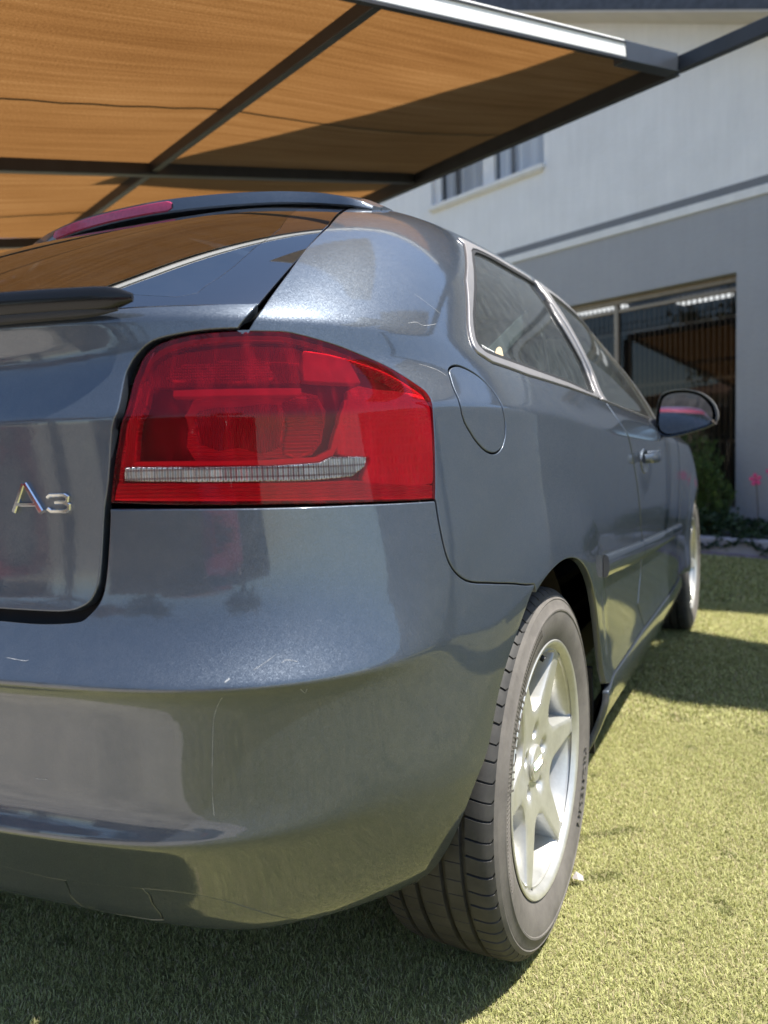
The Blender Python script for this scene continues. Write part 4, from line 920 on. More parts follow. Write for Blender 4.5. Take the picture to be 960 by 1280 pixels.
def drive():
    t=NT('beige concrete driveway'); v=t.coord(); f=t.noise(v,1.7,8,.7); g=t.noise(v,120,3)
    t.set(Base_Color=t.ramp(f,[(.34,(.20,.18,.155)),(.48,(.36,.32,.27)),(.66,(.48,.44,.375))]),Roughness=.85,Normal=t.bump(g,.3,.004)); return t.m
mb=MB(); mb.add([(-14,-9,-.004),(9,-9,-.004),(9,-3.2,-.004),(1.0,-2.3,-.004),(.5,-1.32,-.004),(.05,-1.02,-.004),(-6,-.95,-.004),(-14,-.9,-.004)],[tuple(range(8))]); mb.build('driveway',drive(),kind='structure')
# turf blades
def turf_mesh():
    reg=np.array(turf); out=[]
    def fill(x0,x1,y0,y1,dens,cond,wid,ln):
        n=int((x1-x0)*(y1-y0)*dens); x=RNG.uniform(x0,x1,n); y=RNG.uniform(y0,y1,n); ok=pip(x,y,reg)&cond(x,y); return x[ok],y[ok],wid,ln
    d=lambda x,y:np.hypot(x-1.21,y+1.29)
    # seen wedge only: angle window of the lens, a little wider for a step to the side
    ang=lambda x,y:np.degrees(np.arctan2(x-1.21,y+1.29))
    near=fill(-.6,2.6,-1.5,1.4,120000,lambda x,y:(d(x,y)<2.5)&(ang(x,y)>-75)&(ang(x,y)<22)&~((np.abs(x)<.62)&(y>.1)),.0014,.0092)
    mid=fill(-.3,3.5,.3,3.6,34000,lambda x,y:(d(x,y)>=2.5)&(d(x,y)<4.6)&(ang(x,y)>-22)&(ang(x,y)<18)&(x>.3),.0028,.012)
    far=fill(-.3,4.5,2.4,6.2,8000,lambda x,y:(d(x,y)>=4.6)&(ang(x,y)>-18)&(ang(x,y)<18),.007,.022)
    wide=fill(-6,6,-3.0,6,4200,lambda x,y:~((ang(x,y)>-22)&(ang(x,y)<20))&~((np.abs(x)<.8)&(y>-.5)&(y<3.3))&((d(x,y)>2.4)|(ang(x,y)>22)|(ang(x,y)<-75)),.007,.016)
    Vs=[];Fs=[];Cs=[];n0=0
    for x,y,w,ln in (near,mid,far,wide):
        n=len(x); th=RNG.uniform(0,6.283,n); lean=RNG.uniform(.3,1.5,n); L=ln*RNG.uniform(.55,1.25,n)
        # clumps lean together
        cl=np.sin(x*31+np.sin(y*23)*2)+np.sin(y*37+np.sin(x*19)*2); th=th+cl*.5
        dx,dy=np.cos(th),np.sin(th); w=w*RNG.uniform(.7,1.25,n); tw=RNG.uniform(-.9,.9,n); px,py=-np.sin(th+tw),np.cos(th+tw)
        b=np.c_[x,y,np.zeros(n)]; s=np.c_[px,py,np.zeros(n)]*w[:,None]/2
        m1=b+np.c_[dx*L*.25*lean,dy*L*.25*lean,L*.55]; curl=RNG.uniform(-.1,.55,n); m2=b+np.c_[dx*L*.85*lean,dy*L*.85*lean,L*(.95-.55*curl*lean)]
        V=np.stack([b-s,b+s,m1-s*.9,m1+s*.9,m2],1).reshape(-1,3); k=np.arange(n)*5+n0
        F=np.concatenate([np.c_[k,k+1,k+3],np.c_[k,k+3,k+2],np.c_[k+2,k+3,k+4]]); Vs.append(V);Fs.append(F);n0+=n*5
        patch=.5+.5*np.sin(x*2.1+1.3*np.sin(y*1.7))*np.sin(y*2.6+.9*np.sin(x*3.1)); c=np.clip(RNG.normal(.5,.2,n)+.16*(patch-.5),0,1); spot=np.sin(x*13.7+2*np.sin(y*9.1))*np.sin(y*15.3+2*np.sin(x*11.9)); c=np.where(spot>.93,c*.35,c); dead=RNG.random(n)<.10; c=np.where(dead,1.3,c); Cs.append(np.repeat(c,5))
    me=mesh_np('artificial_turf',np.concatenate(Vs),np.concatenate(Fs)); at=me.attributes.new('shade','FLOAT','POINT'); at.data.foreach_set('value',np.concatenate(Cs).astype(np.float32))
    t=NT('turf blades'); a=t.new('Attribute'); a.attribute_name='shade'
    col=t.ramp(t.math('MULTIPLY',a.outputs['Fac'],.7),[(.08,(.17,.185,.06)),(.35,(.43,.435,.16)),(.6,(.63,.61,.29)),(.92,(.50,.41,.26))])
    t.set(Base_Color=col,Roughness=.55,Specular_IOR_Level=.3)
    tl=t.new('BsdfTranslucent'); t.l(col,tl.inputs[0]); mx=t.new('MixShader'); mx.inputs[0].default_value=.25; t.l(t.b.outputs[0],mx.inputs[1]); t.l(tl.outputs[0],mx.inputs[2]); t.l(mx.outputs[0],t.out.inputs[0])
    me.materials.append(t.m); link('artificial_turf',me,label='short yellowish green artificial turf around the car',cat='turf',kind='stuff')
turf_mesh()
mb=MB(); c=Vector((0.860,0.176,.006))
mb.add([c+Vector(p)*.8 for p in ((-.012,-.006,.012),(.004,-.012,.016),(.016,-.002,.010),(.012,.010,.016),(-.006,.010,.024),(0,0,.020))],[(0,1,5),(1,2,5),(2,3,5),(3,4,5),(4,0,5)]); mb.build('dry_leaf',simple('pale dry leaf',(.36,.33,.31),.7),label='small pale dry leaf lying on the turf beside the rear tyre',cat='leaf')
# ------------------------------------------------------------------ house
H=empty('house',tuple(wl(0,0)),-.393184,label='two-storey rendered house with cream upper wall above a grey ground floor',cat='house')
def render_mat(name,col,var=.05):
    t=NT(name); v=t.coord(); f=t.noise(v,2.2,6,.6); g=t.noise(v,26,5,.65); st=t.noise(t.coord(scale=(5,5,.5)),3,5,.6)
    lo=tuple(c*(1-var*2.2) for c in col); m=t.math('ADD',t.math('MULTIPLY',f,.6),t.math('MULTIPLY',st,.4))
    t.set(Base_Color=t.ramp(m,[(.32,lo),(.6,col)]),Roughness=.88,Normal=t.bump(g,.55,.012)); return t.m
M['upper']=render_mat('cream painted render',(.79,.785,.79)); M['lower']=render_mat('grey painted render',(.365,.368,.388),.04); M['white']=simple('white painted plaster',(.74,.73,.72),.7,var=.06,scale=10); M['dkgrey']=render_mat('dark grey painted band',(.20,.205,.22),.04)
M['bronze']=simple('bronze aluminium',(.27,.225,.175),.4,.5,var=.1,scale=20); M['slate']=simple('slate grey roof edge',(.055,.06,.075),.6,var=.35,scale=18); M['soffit']=simple('cream soffit board',(.55,.51,.46),.75,var=.06,scale=4)
M['wglass']=glass('dark window glass',(.55,.54,.52),1.45); M['wglass2']=glass('clear window glass',(.85,.87,.88),1.25)
zr=lambda a:4.742-.442*a
aL,aR,APX=-9.0,3.4,-4.4
def wallpiece(name,mat,polys,d=.22,y=0.):
    mb=MB()
    for P in polys:
        n=len(P); V=[(a,y,z) for a,z in P]+[(a,y+d,z) for a,z in P]; mb.add(V,[tuple(range(n)),tuple(range(n,2*n))[::-1]]+[(i,i+n,(i+1)%n+n,(i+1)%n) for i in range(n)])
    return mb.build(name,mat,H)
wx0,wx1,wz0,wz1=-2.9,.972,.34,2.318
wallpiece('ground_floor_wall',M['lower'],[[(aL,0),(wx0,0),(wx0,2.891),(aL,2.891)],[(wx1,0),(aR,0),(aR,2.891),(wx1,2.891)],[(wx0,wz1),(wx1,wz1),(wx1,2.891),(wx0,2.891)],[(wx0,0),(wx1,0),(wx1,wz0),(wx0,wz0)]])
wallpiece('white_string_course',M['white'],[[(aL,2.892),(aR,2.892),(aR,2.964),(aL,2.964)]],.24,-.018)
wallpiece('grey_band',M['dkgrey'],[[(aL,2.965),(aR,2.965),(aR,3.038),(aL,3.038)]],.22,.0)
u0,u1,uz0,uz1=-2.66,-1.0,3.80,5.02
wallpiece('upper_wall',M['upper'],[[(aL,3.039),(u0,3.039),(u0,zr(u0)),(APX,zr(APX)),(aL,zr(APX)-.442*(APX-aL))],[(u1,3.039),(aR,3.039),(aR,zr(aR)),(u1,zr(u1))],[(u0,3.039),(u1,3.039),(u1,uz0),(u0,uz0)],[(u0,uz1),(u1,uz1),(u1,zr(u1)),(u0,zr(u0))]],.22,.004)
mb=MB(); mb.box((aR-.22,.23,0),(aR,9,3.2)); mb.box((aL,.23,0),(aL+.22,9,4)); mb.box((aL,9,0),(aR,9.2,3.2)); mb.build('side_wall',M['lower'],H)
# roof: two slopes, dark barge board, cream soffit
OV=.30
def slope(a0,z0,a1,z1):
    n=Vector((-(z1-z0),0,(a1-a0))).normalized(); mb=MB()
    V=[Vector((a,y,z))+n*h for (a,z) in ((a0,z0),(a1,z1)) for y in (-OV,9.2) for h in (.005,.19)]
    mb.add(V,[(0,1,3,2),(4,6,7,5),(0,4,5,1),(2,3,7,6),(1,5,7,3),(0,2,6,4)]); return mb
slope(APX,zr(APX)+.0,aR+.4,zr(aR+.4)).build('roof',M['slate'],H)
slope(aL-.4,zr(APX)-.442*(APX-aL+.4),APX,zr(APX)).build('roof',M['slate'],H)
mb=MB()
for a0,z0,a1,z1 in ((APX,zr(APX),aR+.4,zr(aR+.4)),(aL-.4,zr(APX)-.442*(APX-aL+.4),APX,zr(APX))):
    for y0,y1,dz0,dz1 in ((-OV+.002,-.003,-.012,.002),):
        V=[(a,y,z+d) for (a,z) in ((a0,z0),(a1,z1)) for y in (y0,y1) for d in (dz0,dz1)]; mb.add(V,[(0,1,3,2),(4,6,7,5),(0,4,5,1),(2,3,7,6),(1,5,7,3),(0,2,6,4)])
mb.build('soffit',M['soffit'],H)
# ground floor window
Wn=empty('window'); Wn.parent=H; Wn['label']='wide bronze framed shop window with bars'
mb=MB(); fy0,fy1=.10,.15
mb.box((wx0,fy0,wz1-.055),(wx1,fy1,wz1-.002)); mb.box((wx0,fy0,wz0+.002),(wx1,fy1,wz0+.06)); mb.box((wx1-.012,fy0,wz0+.06),(wx1-.001,fy1,wz1-.055)); mb.box((wx0,fy0,wz0+.06),(wx0+.05,fy1,wz1-.055))
for a in (-.262,-1.5): mb.box((a,fy0-.003,wz0+.06),(a+.045,fy1-.003,wz1-.055))
mb.box((wx0+.05,fy0+.006,wz1-.135),(wx1-.012,fy1-.006,wz1-.10))
mb.build('frame',M['bronze'],Wn,bevel=.004)
for a,b in ((-2.85,-1.5),(-1.455,-.262),(-.217,.96)):
    mb=MB(); mb.add([(a,.125,wz0+.06),(b,.125,wz0+.06),(b,.125,wz1-.055),(a,.125,wz1-.055)],[(0,1,2,3)]); mb.build('pane',M['wglass'],Wn)
me=None
for i in range(62):
    a=.945-i*.052
    if me is None:
        mb=MB(); mb.box((-.005,.19,wz0+.02),(.005,.20,wz1-.06)); o=mb.build('window_bar',M['bronze'],H); me=o.data; o.location=(a,0,0)
    else: o=link('window_bar',me,H); o.location=(a,0,0)
mb=MB()
for z in (.9,1.46,1.98): mb.box((wx0,.201,z),(wx1,.215,z+.03))
mb.build('bar_rail',M['bronze'],H)
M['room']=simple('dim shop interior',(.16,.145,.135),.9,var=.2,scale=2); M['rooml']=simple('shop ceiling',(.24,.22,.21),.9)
mb=MB(); X0,X1,Y0,Y1,Z0,Z1=-6,2.6,.24,5.5,.02,2.75
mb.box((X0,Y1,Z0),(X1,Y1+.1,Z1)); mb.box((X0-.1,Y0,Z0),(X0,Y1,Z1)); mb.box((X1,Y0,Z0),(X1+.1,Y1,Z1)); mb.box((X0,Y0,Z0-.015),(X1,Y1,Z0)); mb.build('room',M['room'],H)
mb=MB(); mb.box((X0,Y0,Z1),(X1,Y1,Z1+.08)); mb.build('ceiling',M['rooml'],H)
t=NT('fluorescent tube panel'); t.set(Base_Color=(.9,.9,.9),Emission_Color=(.93,.97,1.),Emission_Strength=.8); M['tube']=t.m
for a,y in ((-.57,2.0),(-.78,2.85),(-1.95,2.4)):
    mb=MB(); mb.box((a-.32,y-.14,Z1-.05),(a+.32,y+.14,Z1-.004)); mb.build('ceiling_light',M['tube'],H)
M['counter']=simple('shop furniture',(.06,.055,.055),.6)
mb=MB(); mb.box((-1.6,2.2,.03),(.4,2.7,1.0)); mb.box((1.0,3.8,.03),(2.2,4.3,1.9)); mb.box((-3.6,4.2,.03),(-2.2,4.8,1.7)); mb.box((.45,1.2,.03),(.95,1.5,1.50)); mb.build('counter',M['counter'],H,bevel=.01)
# upper window with net curtains
Wu=empty('window'); Wu.parent=H; Wu['label']='upper white window with net curtains'
mb=MB(); g0,g1=.07,.13
for a,b,c,d in ((u0,u1,uz0,3.846),(u0,u1,4.95,uz1),(u0,-2.565,3.846,4.95),(-1.893,-1.728,3.846,4.95),(-1.032,u1,3.846,4.95)): mb.box((a+.001,g0,c+.001),(b-.001,g1,d-.001))
mb.build('frame',M['white'],Wu,bevel=.004)
mb=MB(); mb.box((-2.67,-.05,3.745),(-.99,.12,3.795)); mb.box((-2.65,-.035,3.725),(-1.01,.03,3.744)); mb.build('sill',M['white'],Wu,bevel=.006)
for a,b in ((-2.565,-1.893),(-1.728,-1.032)):
    mb=MB(); mb.add([(a,.10,3.846),(b,.10,3.846),(b,.10,4.95),(a,.10,4.95)],[(0,1,2,3)]); mb.build('pane',M['wglass2'],Wu)
    V=[];F=[]; n=70
    for i in range(n+1):
        x=a+(b-a)*i/n; f=math.sin(i*.95+math.sin(i*.31)*2)*.018+.012*math.sin(i*.37)
        V+=[(x,.165+f,3.83),(x,.165+f*.7,4.98)]
    for i in range(n): F.append((2*i,2*i+2,2*i+3,2*i+1))
    t=NT('net curtain'); t.set(Base_Color=(.78,.77,.78),Roughness=.9); mb=MB(); mb.add(V,F); mb.build('curtain',t.m,Wu,smooth=True)
    mb=MB(); mb.box((a+.20,.125,3.84),(a+.25,.131,4.95)); mb.build('curtain_edge',M['room'],Wu)
mb=MB(); mb.box((-2.7,.30,3.75),(-.95,.32,5.05)); mb.build('upper_room',M['room'],H)
YW=empty('reflection_wall',tuple(wl(3.42,.0)),-.393184,label='plain cream wall added past the right end of the house to even reflections',cat='wall')
mb=MB(); mb.box((0,.02,0),(12,.20,2.5)); mb.build('wall_panel',M['upper'],YW); mb=MB(); mb.box((-.01,-.03,2.503),(12.05,.25,2.57)); mb.build('coping',M['white'],YW,bevel=.01)  # unseen wall, added to even the reflection along the car side
# ------------------------------------------------------------------ planting bed
M['kerb']=simple('lavender grey painted kerb',(.44,.42,.46),.8,var=.12,scale=5,bump=.3,bscale=30)
K=empty('planter_kerb',tuple(wl(0,-.5)),-.393184,label='low pale painted kerb along the planting bed by the wall',cat='kerb')
for i in range(9):
    mb=MB(); a=-5.2+i*.96; mb.box((a+.004,-.06,0),(a+.956,.05,.145)); mb.build('kerb_block',M['kerb'],K,bevel=.012)
M['soil']=simple('dark garden soil',(.05,.038,.028),.95,var=.5,scale=20,bump=.6,bscale=40)
mb=MB(); V=[wl(-5.2,-.448,.10),wl(3.4,-.448,.10),wl(3.4,-.004,.11),wl(-5.2,-.004,.11)]; mb.add(V,[(0,1,2,3)]); mb.build('soil_bed',M['soil'],kind='structure')
mb=MB(); V=[wl(-5.2,-.60,.006),wl(3.4,-.60,.006),wl(3.4,-.562,.030),wl(-5.2,-.562,.030)]; mb.add(V,[(0,1,2,3)]); mb.build('mortar_edge',simple('mauve mortar fillet',(.26,.21,.24),.9,var=.3,scale=12),kind='structure')
def leafmat(name,c0,c1,c2):
    t=NT(name); oi=t.new('Attribute'); oi.attribute_name='shade'; col=t.ramp(oi.outputs['Fac'],[(.05,c0),(.5,c1),(.95,c2)])
    t.set(Base_Color=col,Roughness=.5); tl=t.new('BsdfTranslucent'); t.l(col,tl.inputs[0]); mx=t.new('MixShader'); mx.inputs[0].default_value=.25; t.l(t.b.outputs[0],mx.inputs[1]); t.l(tl.outputs[0],mx.inputs[2]); t.l(mx.outputs[0],t.out.inputs[0]); return t.m
M['rosemary']=leafmat('fine grey green leaves',(.05,.09,.024),(.10,.175,.04),(.20,.27,.06)); M['cover']=leafmat('dark glossy leaves',(.018,.04,.018),(.035,.07,.028),(.06,.10,.04))
M['twig']=simple('woody twig',(.09,.065,.045),.9,var=.3)
def leaves(name,P,D,L,Wd,mat,parent=None,up=.5,**k):
    n=len(P); D=D/np.linalg.norm(D,axis=1)[:,None]; r=np.cross(D,RNG.normal(size=(n,3))); r/=np.linalg.norm(r,axis=1)[:,None]; L=L[:,None];w=Wd[:,None]
    nn=np.cross(r,D); V=np.stack([P,P+D*L*.45-r*w/2+nn*w*.15,P+D*L,P+D*L*.45+r*w/2+nn*w*.15],1).reshape(-1,3); q=np.arange(n)*4; F=np.concatenate([np.c_[q,q+1,q+2],np.c_[q,q+2,q+3]])
    me=mesh_np(name,V,F,mat); at=me.attributes.new('shade','FLOAT','POINT'); at.data.foreach_set('value',np.repeat(np.clip(RNG.normal(.45,.22,n),0,1),4).astype(np.float32)); return link(name,me,parent,**k)
def shrub(a,b,w,h,label,nst=60,per=60,group=None):
    root=empty('shrub',tuple(wl(a,b,.1)),label=label,cat='shrub'); P=[];D=[];mb=MB()
    for i in range(nst):
        t=RNG.uniform(0,6.283); r=w*math.sqrt(RNG.random())*.5; x0=np.array([r*.3*math.cos(t),r*.3*math.sin(t)*.7,0]); hh=h*RNG.uniform(.55,1.0)*(1-.35*(r/(w*.5))**2); tip=np.array([r*1.15*math.cos(t),r*1.15*math.sin(t)*.7,hh]); mid=(x0+tip)/2+RNG.normal(size=3)*.03
        mb.tube([x0,mid,tip],[.004,.003,.0012],4,cap=False)
        for k in range(per):
            u=RNG.uniform(.12,1.); p=(1-u)**2*x0+2*u*(1-u)*mid+u*u*tip; ax=(tip-x0); ax=ax/np.linalg.norm(ax); d=ax*.7+RNG.normal(size=3)*.6; P.append(p);D.append(d)
    P=np.array(P);D=np.array(D); n=len(P); leaves('foliage',P,D,RNG.uniform(.03,.06,n),RNG.uniform(.006,.011,n),M['rosemary'],root); mb.build('stems',M['twig'],root)
shrub(.55,-.26,.75,1.12,'tall feathery green shrub below the shop window nearest the window edge',90,150)
shrub(.10,-.26,.75,1.10,'feathery green shrub half hidden behind the car mirror',80,130)
shrub(-.75,-.26,.70,.80,'feathery green shrub by the wall hidden mostly by the car',50,100)
shrub(.86,-.22,.34,.62,'thin feathery shrub with upright sprigs against the grey wall',34,110)
def cover(a0,a1,label):
    root=empty('ground_cover_plant',tuple(wl((a0+a1)/2,-.34,.1)),-.393184,label=label,cat='plant'); P=[];D=[];w=(a1-a0)
    n=int(2600*w)
    for i in range(n):
        x=RNG.uniform(-w/2,w/2); y=RNG.uniform(-.26,.24); hgt=.20*(1-(y/.34)**2)+.06*math.sin(x*9)+.03*math.sin(x*23+y*11); 
        if y<-.12: hgt=min(hgt,.10-(-.12-y)*.9+.05*math.sin(x*17))
        z=max(-.06,hgt)*RNG.uniform(.35,1.05); P.append((x,y,z)); D.append((RNG.normal()*.8,RNG.normal()*.8-.3,RNG.uniform(-.3,.9)))
    P=np.array(P);D=np.array(D); leaves('foliage',P,D,RNG.uniform(.025,.05,n),RNG.uniform(.018,.032,n),M['cover'],root)
cover(.30,1.12,'dark leafy ground cover spilling over the pale kerb right of the front wheel'); cover(1.14,2.0,'dark leafy ground cover at the right end of the bed')
M['petal']=simple('pink petal',(.72,.05,.22),.5,var=.12,scale=30)
def flower(a,b,z,r,label):
    root=empty('pink_flower',tuple(wl(a,b,.1)),-.393184,label=label,cat='flower',group='pink flowers in the bed')
    mb=MB(); mb.tube([(0,0,0),(.012,-.01,(z-.1)*.5),(0,-.02,z-.1)],.004,6); mb.build('stem',M['twig'],root,smooth=True)
    for k in range(5):
        t=math.radians(90+72*k+8); c=Vector((0,-.02,z-.1)); u=Vector((math.cos(t),0,math.sin(t))); s=Vector((-math.sin(t),0,math.cos(t))); V=[c];n=10
        pts=[(.25,.10),(.5,.22),(.78,.27),(.95,.18),(1.02,0),(.95,-.18),(.78,-.27),(.5,-.22),(.25,-.10)]
        V+=[c+u*(x*r)+s*(y*r*1.25)+Vector((0,-.22*r*math.sin(x*2.2),0)) for x,y in pts]; V.append(c+u*r*.62+Vector((0,-.30*r,0)))
        m_=len(V)-1; F=[(i,i+1,m_) for i in range(m_-1)]+[(m_-1,0,m_)]
        mb=MB(); mb.add(V,F); mb.build('petal',M['petal'],root,smooth=True)
    mb=MB(); mb.tube([(0,-.02,z-.1),(0,-.03,z-.1)],[.10*r,.06*r],8); mb.build('flower_centre',simple('dark flower centre',(.16,.02,.08),.7),root)
flower(1.285,-.30,.60,.050,'bright pink five-petalled flower in front of the grey wall'); flower(1.40,-.27,.66,.048,'second pink flower at the right edge of the picture')
# ------------------------------------------------------------------ carport
el=math.radians(10.3); Ev=WN*math.cos(el)+Vector((0,0,math.sin(el))); Nf=WD.cross(Ev).normalized(); Ko=Vector((.8130,2.3130,2.5))
CP=empty('shade_carport',tuple(Ko),label='dark steel carport frame roofed with brown shade cloth over the car',cat='carport')
CP.matrix_world=Matrix(((WD.x,Ev.x,Nf.x,Ko.x),(WD.y,Ev.y,Nf.y,Ko.y),(WD.z,Ev.z,Nf.z,Ko.z),(0,0,0,1)))
# local frame: x along the house wall, y up the slope to the wall, z normal
M['steel']=simple('black painted steel',(.014,.015,.018),.45,var=.3,scale=10); M['steel2']=simple('slate painted steel',(.028,.034,.046),.42,var=.15,scale=10); M['wbeam']=simple('white painted steel',(.78,.78,.76),.5,var=.07,scale=14)
def cloth():
    t=NT('brown shade cloth'); t.n.remove(t.b); v=t.coord(scale=(1,1,1)); st=t.noise(t.coord(scale=(26,.7,1)),1.,6,.62); st2=t.noise(t.coord(scale=(120,1.6,1)),1.,3,.6); wv=t.noise(t.coord(scale=(300,130,1)),1.,2,.7); bl=t.noise(t.coord(scale=(1.2,1.0,1)),1.,3)
    m=t.math('ADD',t.math('ADD',t.math('MULTIPLY',st,.24),t.math('MULTIPLY',st2,.22)),t.math('ADD',t.math('MULTIPLY',wv,.40),t.math('MULTIPLY',bl,.14)))
    col=t.ramp(m,[(.36,(.10,.040,.010)),(.52,(.20,.092,.028)),(.66,(.33,.18,.070))])
    tl=t.new('BsdfTranslucent'); t.l(col,tl.inputs[0]); df=t.new('BsdfDiffuse'); t.l(t.ramp(m,[(.36,(.13,.075,.042)),(.66,(.24,.155,.095))]),df.inputs[0]); mx=t.new('MixShader'); mx.inputs[0].default_value=.45; t.l(tl.outputs[0],mx.inputs[1]); t.l(df.outputs[0],mx.inputs[2]); t.l(mx.outputs[0],t.out.inputs[0]); return t.m
M['cloth']=cloth(); M['seam']=simple('dark stitched seam',(.05,.032,.018),.8)
DX=[0,-1.64,-3.05,-4.5]; EY=[0,-1.68,-3.36]
for i in range(3):
    for j in range(2):
        x0,x1,y0,y1=DX[i+1]+.001,DX[i]-.001,EY[j+1]+.001,EY[j]-.001; n=18; V=[];F=[]
        for a in range(n+1):
            for b in range(n+1):
                u,w=a/n,b/n; V.append((x0+(x1-x0)*u,y0+(y1-y0)*w,.0335-.030*math.sin(math.pi*u)*math.sin(math.pi*w)+.003*math.sin(u*21+i)*math.sin(math.pi*w)))
        for a in range(n):
            for b in range(n): F.append((a*(n+1)+b,(a+1)*(n+1)+b,(a+1)*(n+1)+b+1,a*(n+1)+b+1))
        mb=MB(); mb.add(V,F); mb.build('cloth_panel',M['cloth'],CP,smooth=True)
        xs_=x0+(x1-x0)*.42; mb=MB(); pts=[(xs_+.004*math.sin(q*3),y0+(y1-y0)*q/16,.0275-.030*math.sin(math.pi*.42)*math.sin(math.pi*q/16)) for q in range(17)]; mb.tube(pts,.0055,4,cap=False,flat=(1.2,.5)); mb.build('seam',M['seam'],CP)
def beam(name,p,q,w,h,mat,bev=.003):
    mb=MB(); mb.bar(p,q,w,h,up=(0,0,1)); return mb.build(name,mat,CP,bevel=bev)
beam('purlin',(-4.5,0,-.003),(0,0,-.003),.056,.068,M['steel']); beam('tie_beam',(.004,0,.0),(3.0,0,.0),.055,.058,M['steel2'])
for y in EY[1:]: beam('purlin',(-4.5,y,.010),(-.03,y,.010),.034,.042,M['steel'])
for x in DX[1:]: beam('rafter',(x,-3.39,.004),(x,-.033,.004),.044,.052,M['steel'])
# edge channel: white inner face, dark lower lip and dark end
mb=MB(); mb.box((-.004,-3.39,-.026),(.030,-.44,.040)); mb.build('edge_channel',M['wbeam'],CP,bevel=.004)
mb=MB(); mb.box((.014,-3.39,-.036),(.033,-.44,-.0265)); mb.box((.0305,-3.39,.024),(.034,-.44,.031)); mb.build('channel_lip',M['steel'],CP)
mb=MB(); mb.box((-.030,-.438,-.036),(.030,-.032,.038)); mb.build('channel_end',M['steel2'],CP,bevel=.003)
def post(x,y):
    p=CP.matrix_world@Vector((x,y,-.04)); mb=MB(); mb.bar((p.x,p.y,0),(p.x,p.y,p.z),.09,.09,up=(0,1,0)); o=mb.build('post',M['steel'],CP); o.matrix_parent_inverse=CP.matrix_world.inverted()
for x,y in ((3.0,0),(-4.5,0),(-4.5,-3.36)): post(x,y)
# raised canopy sheet added out of view to throw shade on turf and cloth
def blocker(pts,label,h=4.6):
    cx=sum(p[0] for p in pts)/len(pts); cy=sum(p[1] for p in pts)/len(pts)
    root=empty('light_blocker',(cx,cy,h),label=label,cat='blocker')
    n=len(pts); V=[(x-cx,y-cy,0) for x,y in pts]+[(x-cx,y-cy,.03) for x,y in pts]; mb=MB(); mb.add(V,[tuple(range(n))[::-1],tuple(range(n,2*n))]+[(i,(i+1)%n,(i+1)%n+n,i+n) for i in range(n)]); mb.build('blocker_sheet',M['soffit'],root)
blocker([(-.69,1.60),(-.30,1.66),(1.458,2.02),(1.68,2.50),(-.16,3.23)],'added unseen canopy sheet high above the brown shade cloth')
blocker([(2.55,1.95),(2.81,1.81),(3.1,1.83),(6.0,.75),(6.3,1.6),(3.26,2.70),(2.71,2.95)],'added unseen canopy sheet high above the yard right of the picture')
blocker([(2.5,3.55),(6.0,3.3),(8.0,5.0),(3.2,6.4),(2.5,6.4)],'added unseen canopy sheet high in front of the house gable',5.5)
# ------------------------------------------------------------------ what stands behind the camera and shows in the paint and glass
M['beige']=render_mat('beige house render',(.50,.43,.34)); M['tile']=simple('brown roof tiles',(.20,.11,.07),.8,var=.3,scale=6,bump=.4,bscale=12); M['plank']=simple('weathered fence plank',(.23,.19,.15),.85,var=.3,scale=5); M['dkglass']=simple('dark window',(.03,.035,.04),.1)
def neighbour(x,y,rz,w,d,h,label):
    r=empty('neighbour_house',(x,y,0),rz,label=label,cat='house')
    mb=MB(); mb.box((-w/2,0,0),(w/2,d,h)); mb.build('wall',M['beige'],r)
    mb=MB(); o=.45; mb.add([(-w/2-o,-o,h),(w/2+o,-o,h),(w/2+o,d+o,h),(-w/2-o,d+o,h),(-w/2+d*.45,d/2,h+.8),(w/2-d*.45,d/2,h+.8)],[(3,2,1,0),(0,1,5,4),(1,2,5),(2,3,4,5),(3,0,4)]); mb.build('roof',M['tile'],r)
    for a in (-w*.33,-w*.02,w*.30):
        mb=MB(); mb.box((a-.75,-.06,.9),(a+.75,.02,2.15)); f=mb.build('window',M['white'],r); 
        for s in (-1,1):
            mb=MB(); mb.box((a+s*.35-.31,-.075,.97),(a+s*.35+.31,-.062,2.08)); mb.build('pane',M['dkglass'],f)
    return r
neighbour(-10.6,-9.0,math.radians(127),11,7,2.45,'beige bungalow across the driveway with white windows')
neighbour(3.5,-17,math.pi-.1,9,7,2.9,'beige bungalow behind the fence')
FN=empty('boundary_fence',(0,-9.6,0),label='weathered plank fence along the far side of the yard',cat='fence')
mb=MB(); mb.box((-.085,-.012,.04),(.085,.012,1.75)); pk=mb.build('plank',M['plank'],FN); pk.location=(-3.0,0,0)
for i in range(1,70):
    o=link('plank',pk.data,FN); o.location=(-3.0+i*.18,.004*math.sin(i*5.1),.03*math.sin(i*2.7))
mb=MB()
for z in (.4,1.4): mb.box((-3.1,.014,z),(9.7,.06,z+.09))
mb.build('rail',M['plank'],FN)
M['treeleaf']=leafmat('mixed tree leaves',(.03,.05,.015),(.07,.09,.025),(.16,.11,.05)); M['treeleaf2']=leafmat('russet tree leaves',(.09,.05,.025),(.17,.10,.045),(.24,.15,.06)); M['bark']=simple('brown bark',(.11,.085,.065),.95,var=.3,scale=9,bump=.5,bscale=20)
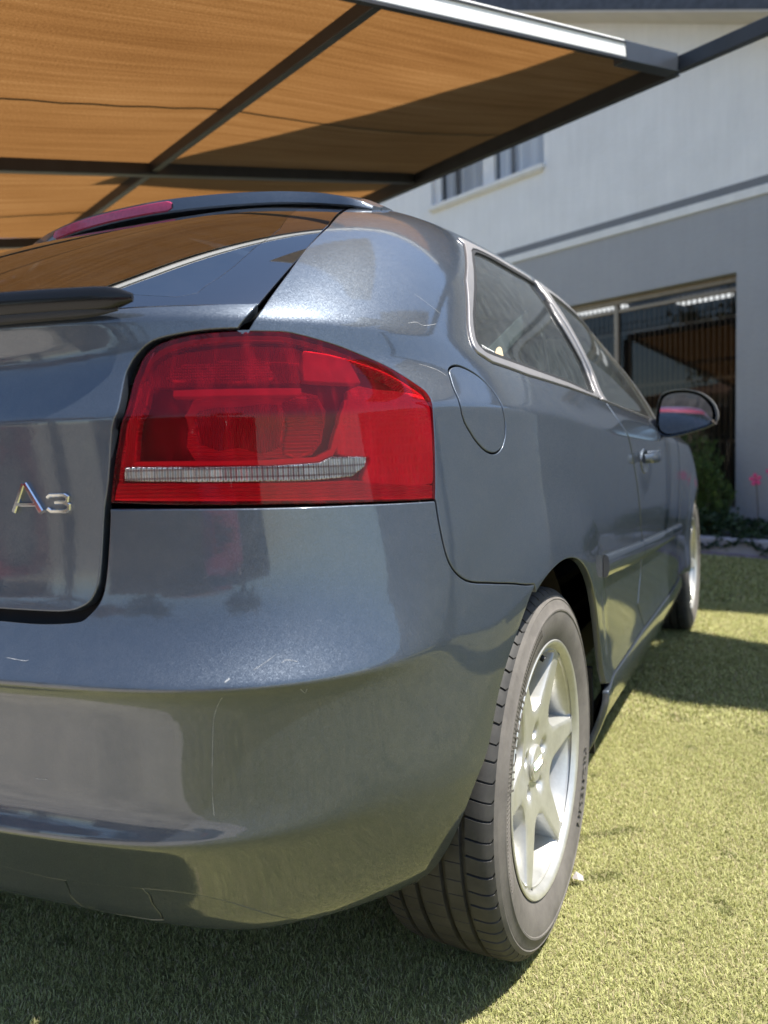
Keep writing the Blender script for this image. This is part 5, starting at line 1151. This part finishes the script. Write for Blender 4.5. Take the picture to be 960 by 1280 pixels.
def tree(x,y,h,cw,label,mat,n=5200,bare=1.):
    r=empty('tree',(x,y,0),label=label,cat='tree'); mb=MB(); tips=[]
    mb.tube([(0,0,0),(.06,.03,h*.2),(0,.08,h*.42)],[.17,.13,.10],10,cap=False)
    def br(p,d,l,rad,k):
        q=p+d*l; m=(p+q)/2+Vector(RNG.normal(size=3))*l*.07; mb.tube([p,m,q],[rad,rad*.8,rad*.55],6,cap=False)
        if k==0: tips.append((m,q)); return
        for _ in range(3+(k>1)):
            dd=(d+Vector(RNG.normal(size=3))*.62+Vector((0,0,.12))).normalized(); br(q if RNG.random()<.7 else m,dd,l*RNG.uniform(.6,.82),rad*.55,k-1)
    for i in range(5):
        t=i*1.26+RNG.uniform(-.3,.3); br(Vector((0,.08,h*.40)),Vector((math.cos(t)*.8,math.sin(t)*.8,.85)).normalized(),cw*.42,.07,3)
    mb.build('trunk',M['bark'],r,smooth=True)
    P=[];D=[]
    for i in range(n):
        a,b=tips[int(RNG.random()*len(tips))]; u=RNG.random(); P.append(np.array(a.lerp(b,u))+RNG.normal(size=3)*.14); D.append(RNG.normal(size=3))
    P=np.array(P);D=np.array(D); leaves('crown',P,D,RNG.uniform(.10,.20,n),RNG.uniform(.05,.10,n),mat,r)
tree(-4.2,-9.0,4.6,2.3,'russet leaved tree beside the beige bungalow',M['treeleaf2'],4200); tree(-1.6,-12.5,5.2,2.6,'green tree between the two bungalows',M['treeleaf']); tree(6.4,-10.8,5.0,2.6,'broad green tree behind the plank fence',M['treeleaf']); tree(-8.0,-3.2,5.2,2.6,'green tree at the left end of the driveway',M['treeleaf'])
M['wire']=simple('power cable',(.02,.02,.02),.6)
for i,(dz,dy) in enumerate(((0,0),(.28,.1),(.95,.3))):
    pts=[(-26+52*k/30,-13.0-dy+.12*26*(1-k/15),5.6+dz+.75*((k-15)/15)**2) for k in range(31)]; mb=MB(); mb.tube(pts,.022,5,cap=False); mb.build('power_cable',M['wire'],label=('lowest','middle','topmost')[i]+' black power cable strung across the sky',cat='cable')
# red car parked across the yard
ov={M['paint']:M['red_paint']}
RC=copytree(CAR,None,ov); RC.location=(2.9,-7.6,0); RC.rotation_euler=(0,0,math.radians(12)); RC['label']='red hatchback parked by the plank fence behind the camera'
RC2=copytree(CAR,None,ov); RC2.location=(-6.4,-6.0,0); RC2.rotation_euler=(0,0,math.radians(200)); RC2['label']='red hatchback parked out on the beige driveway'
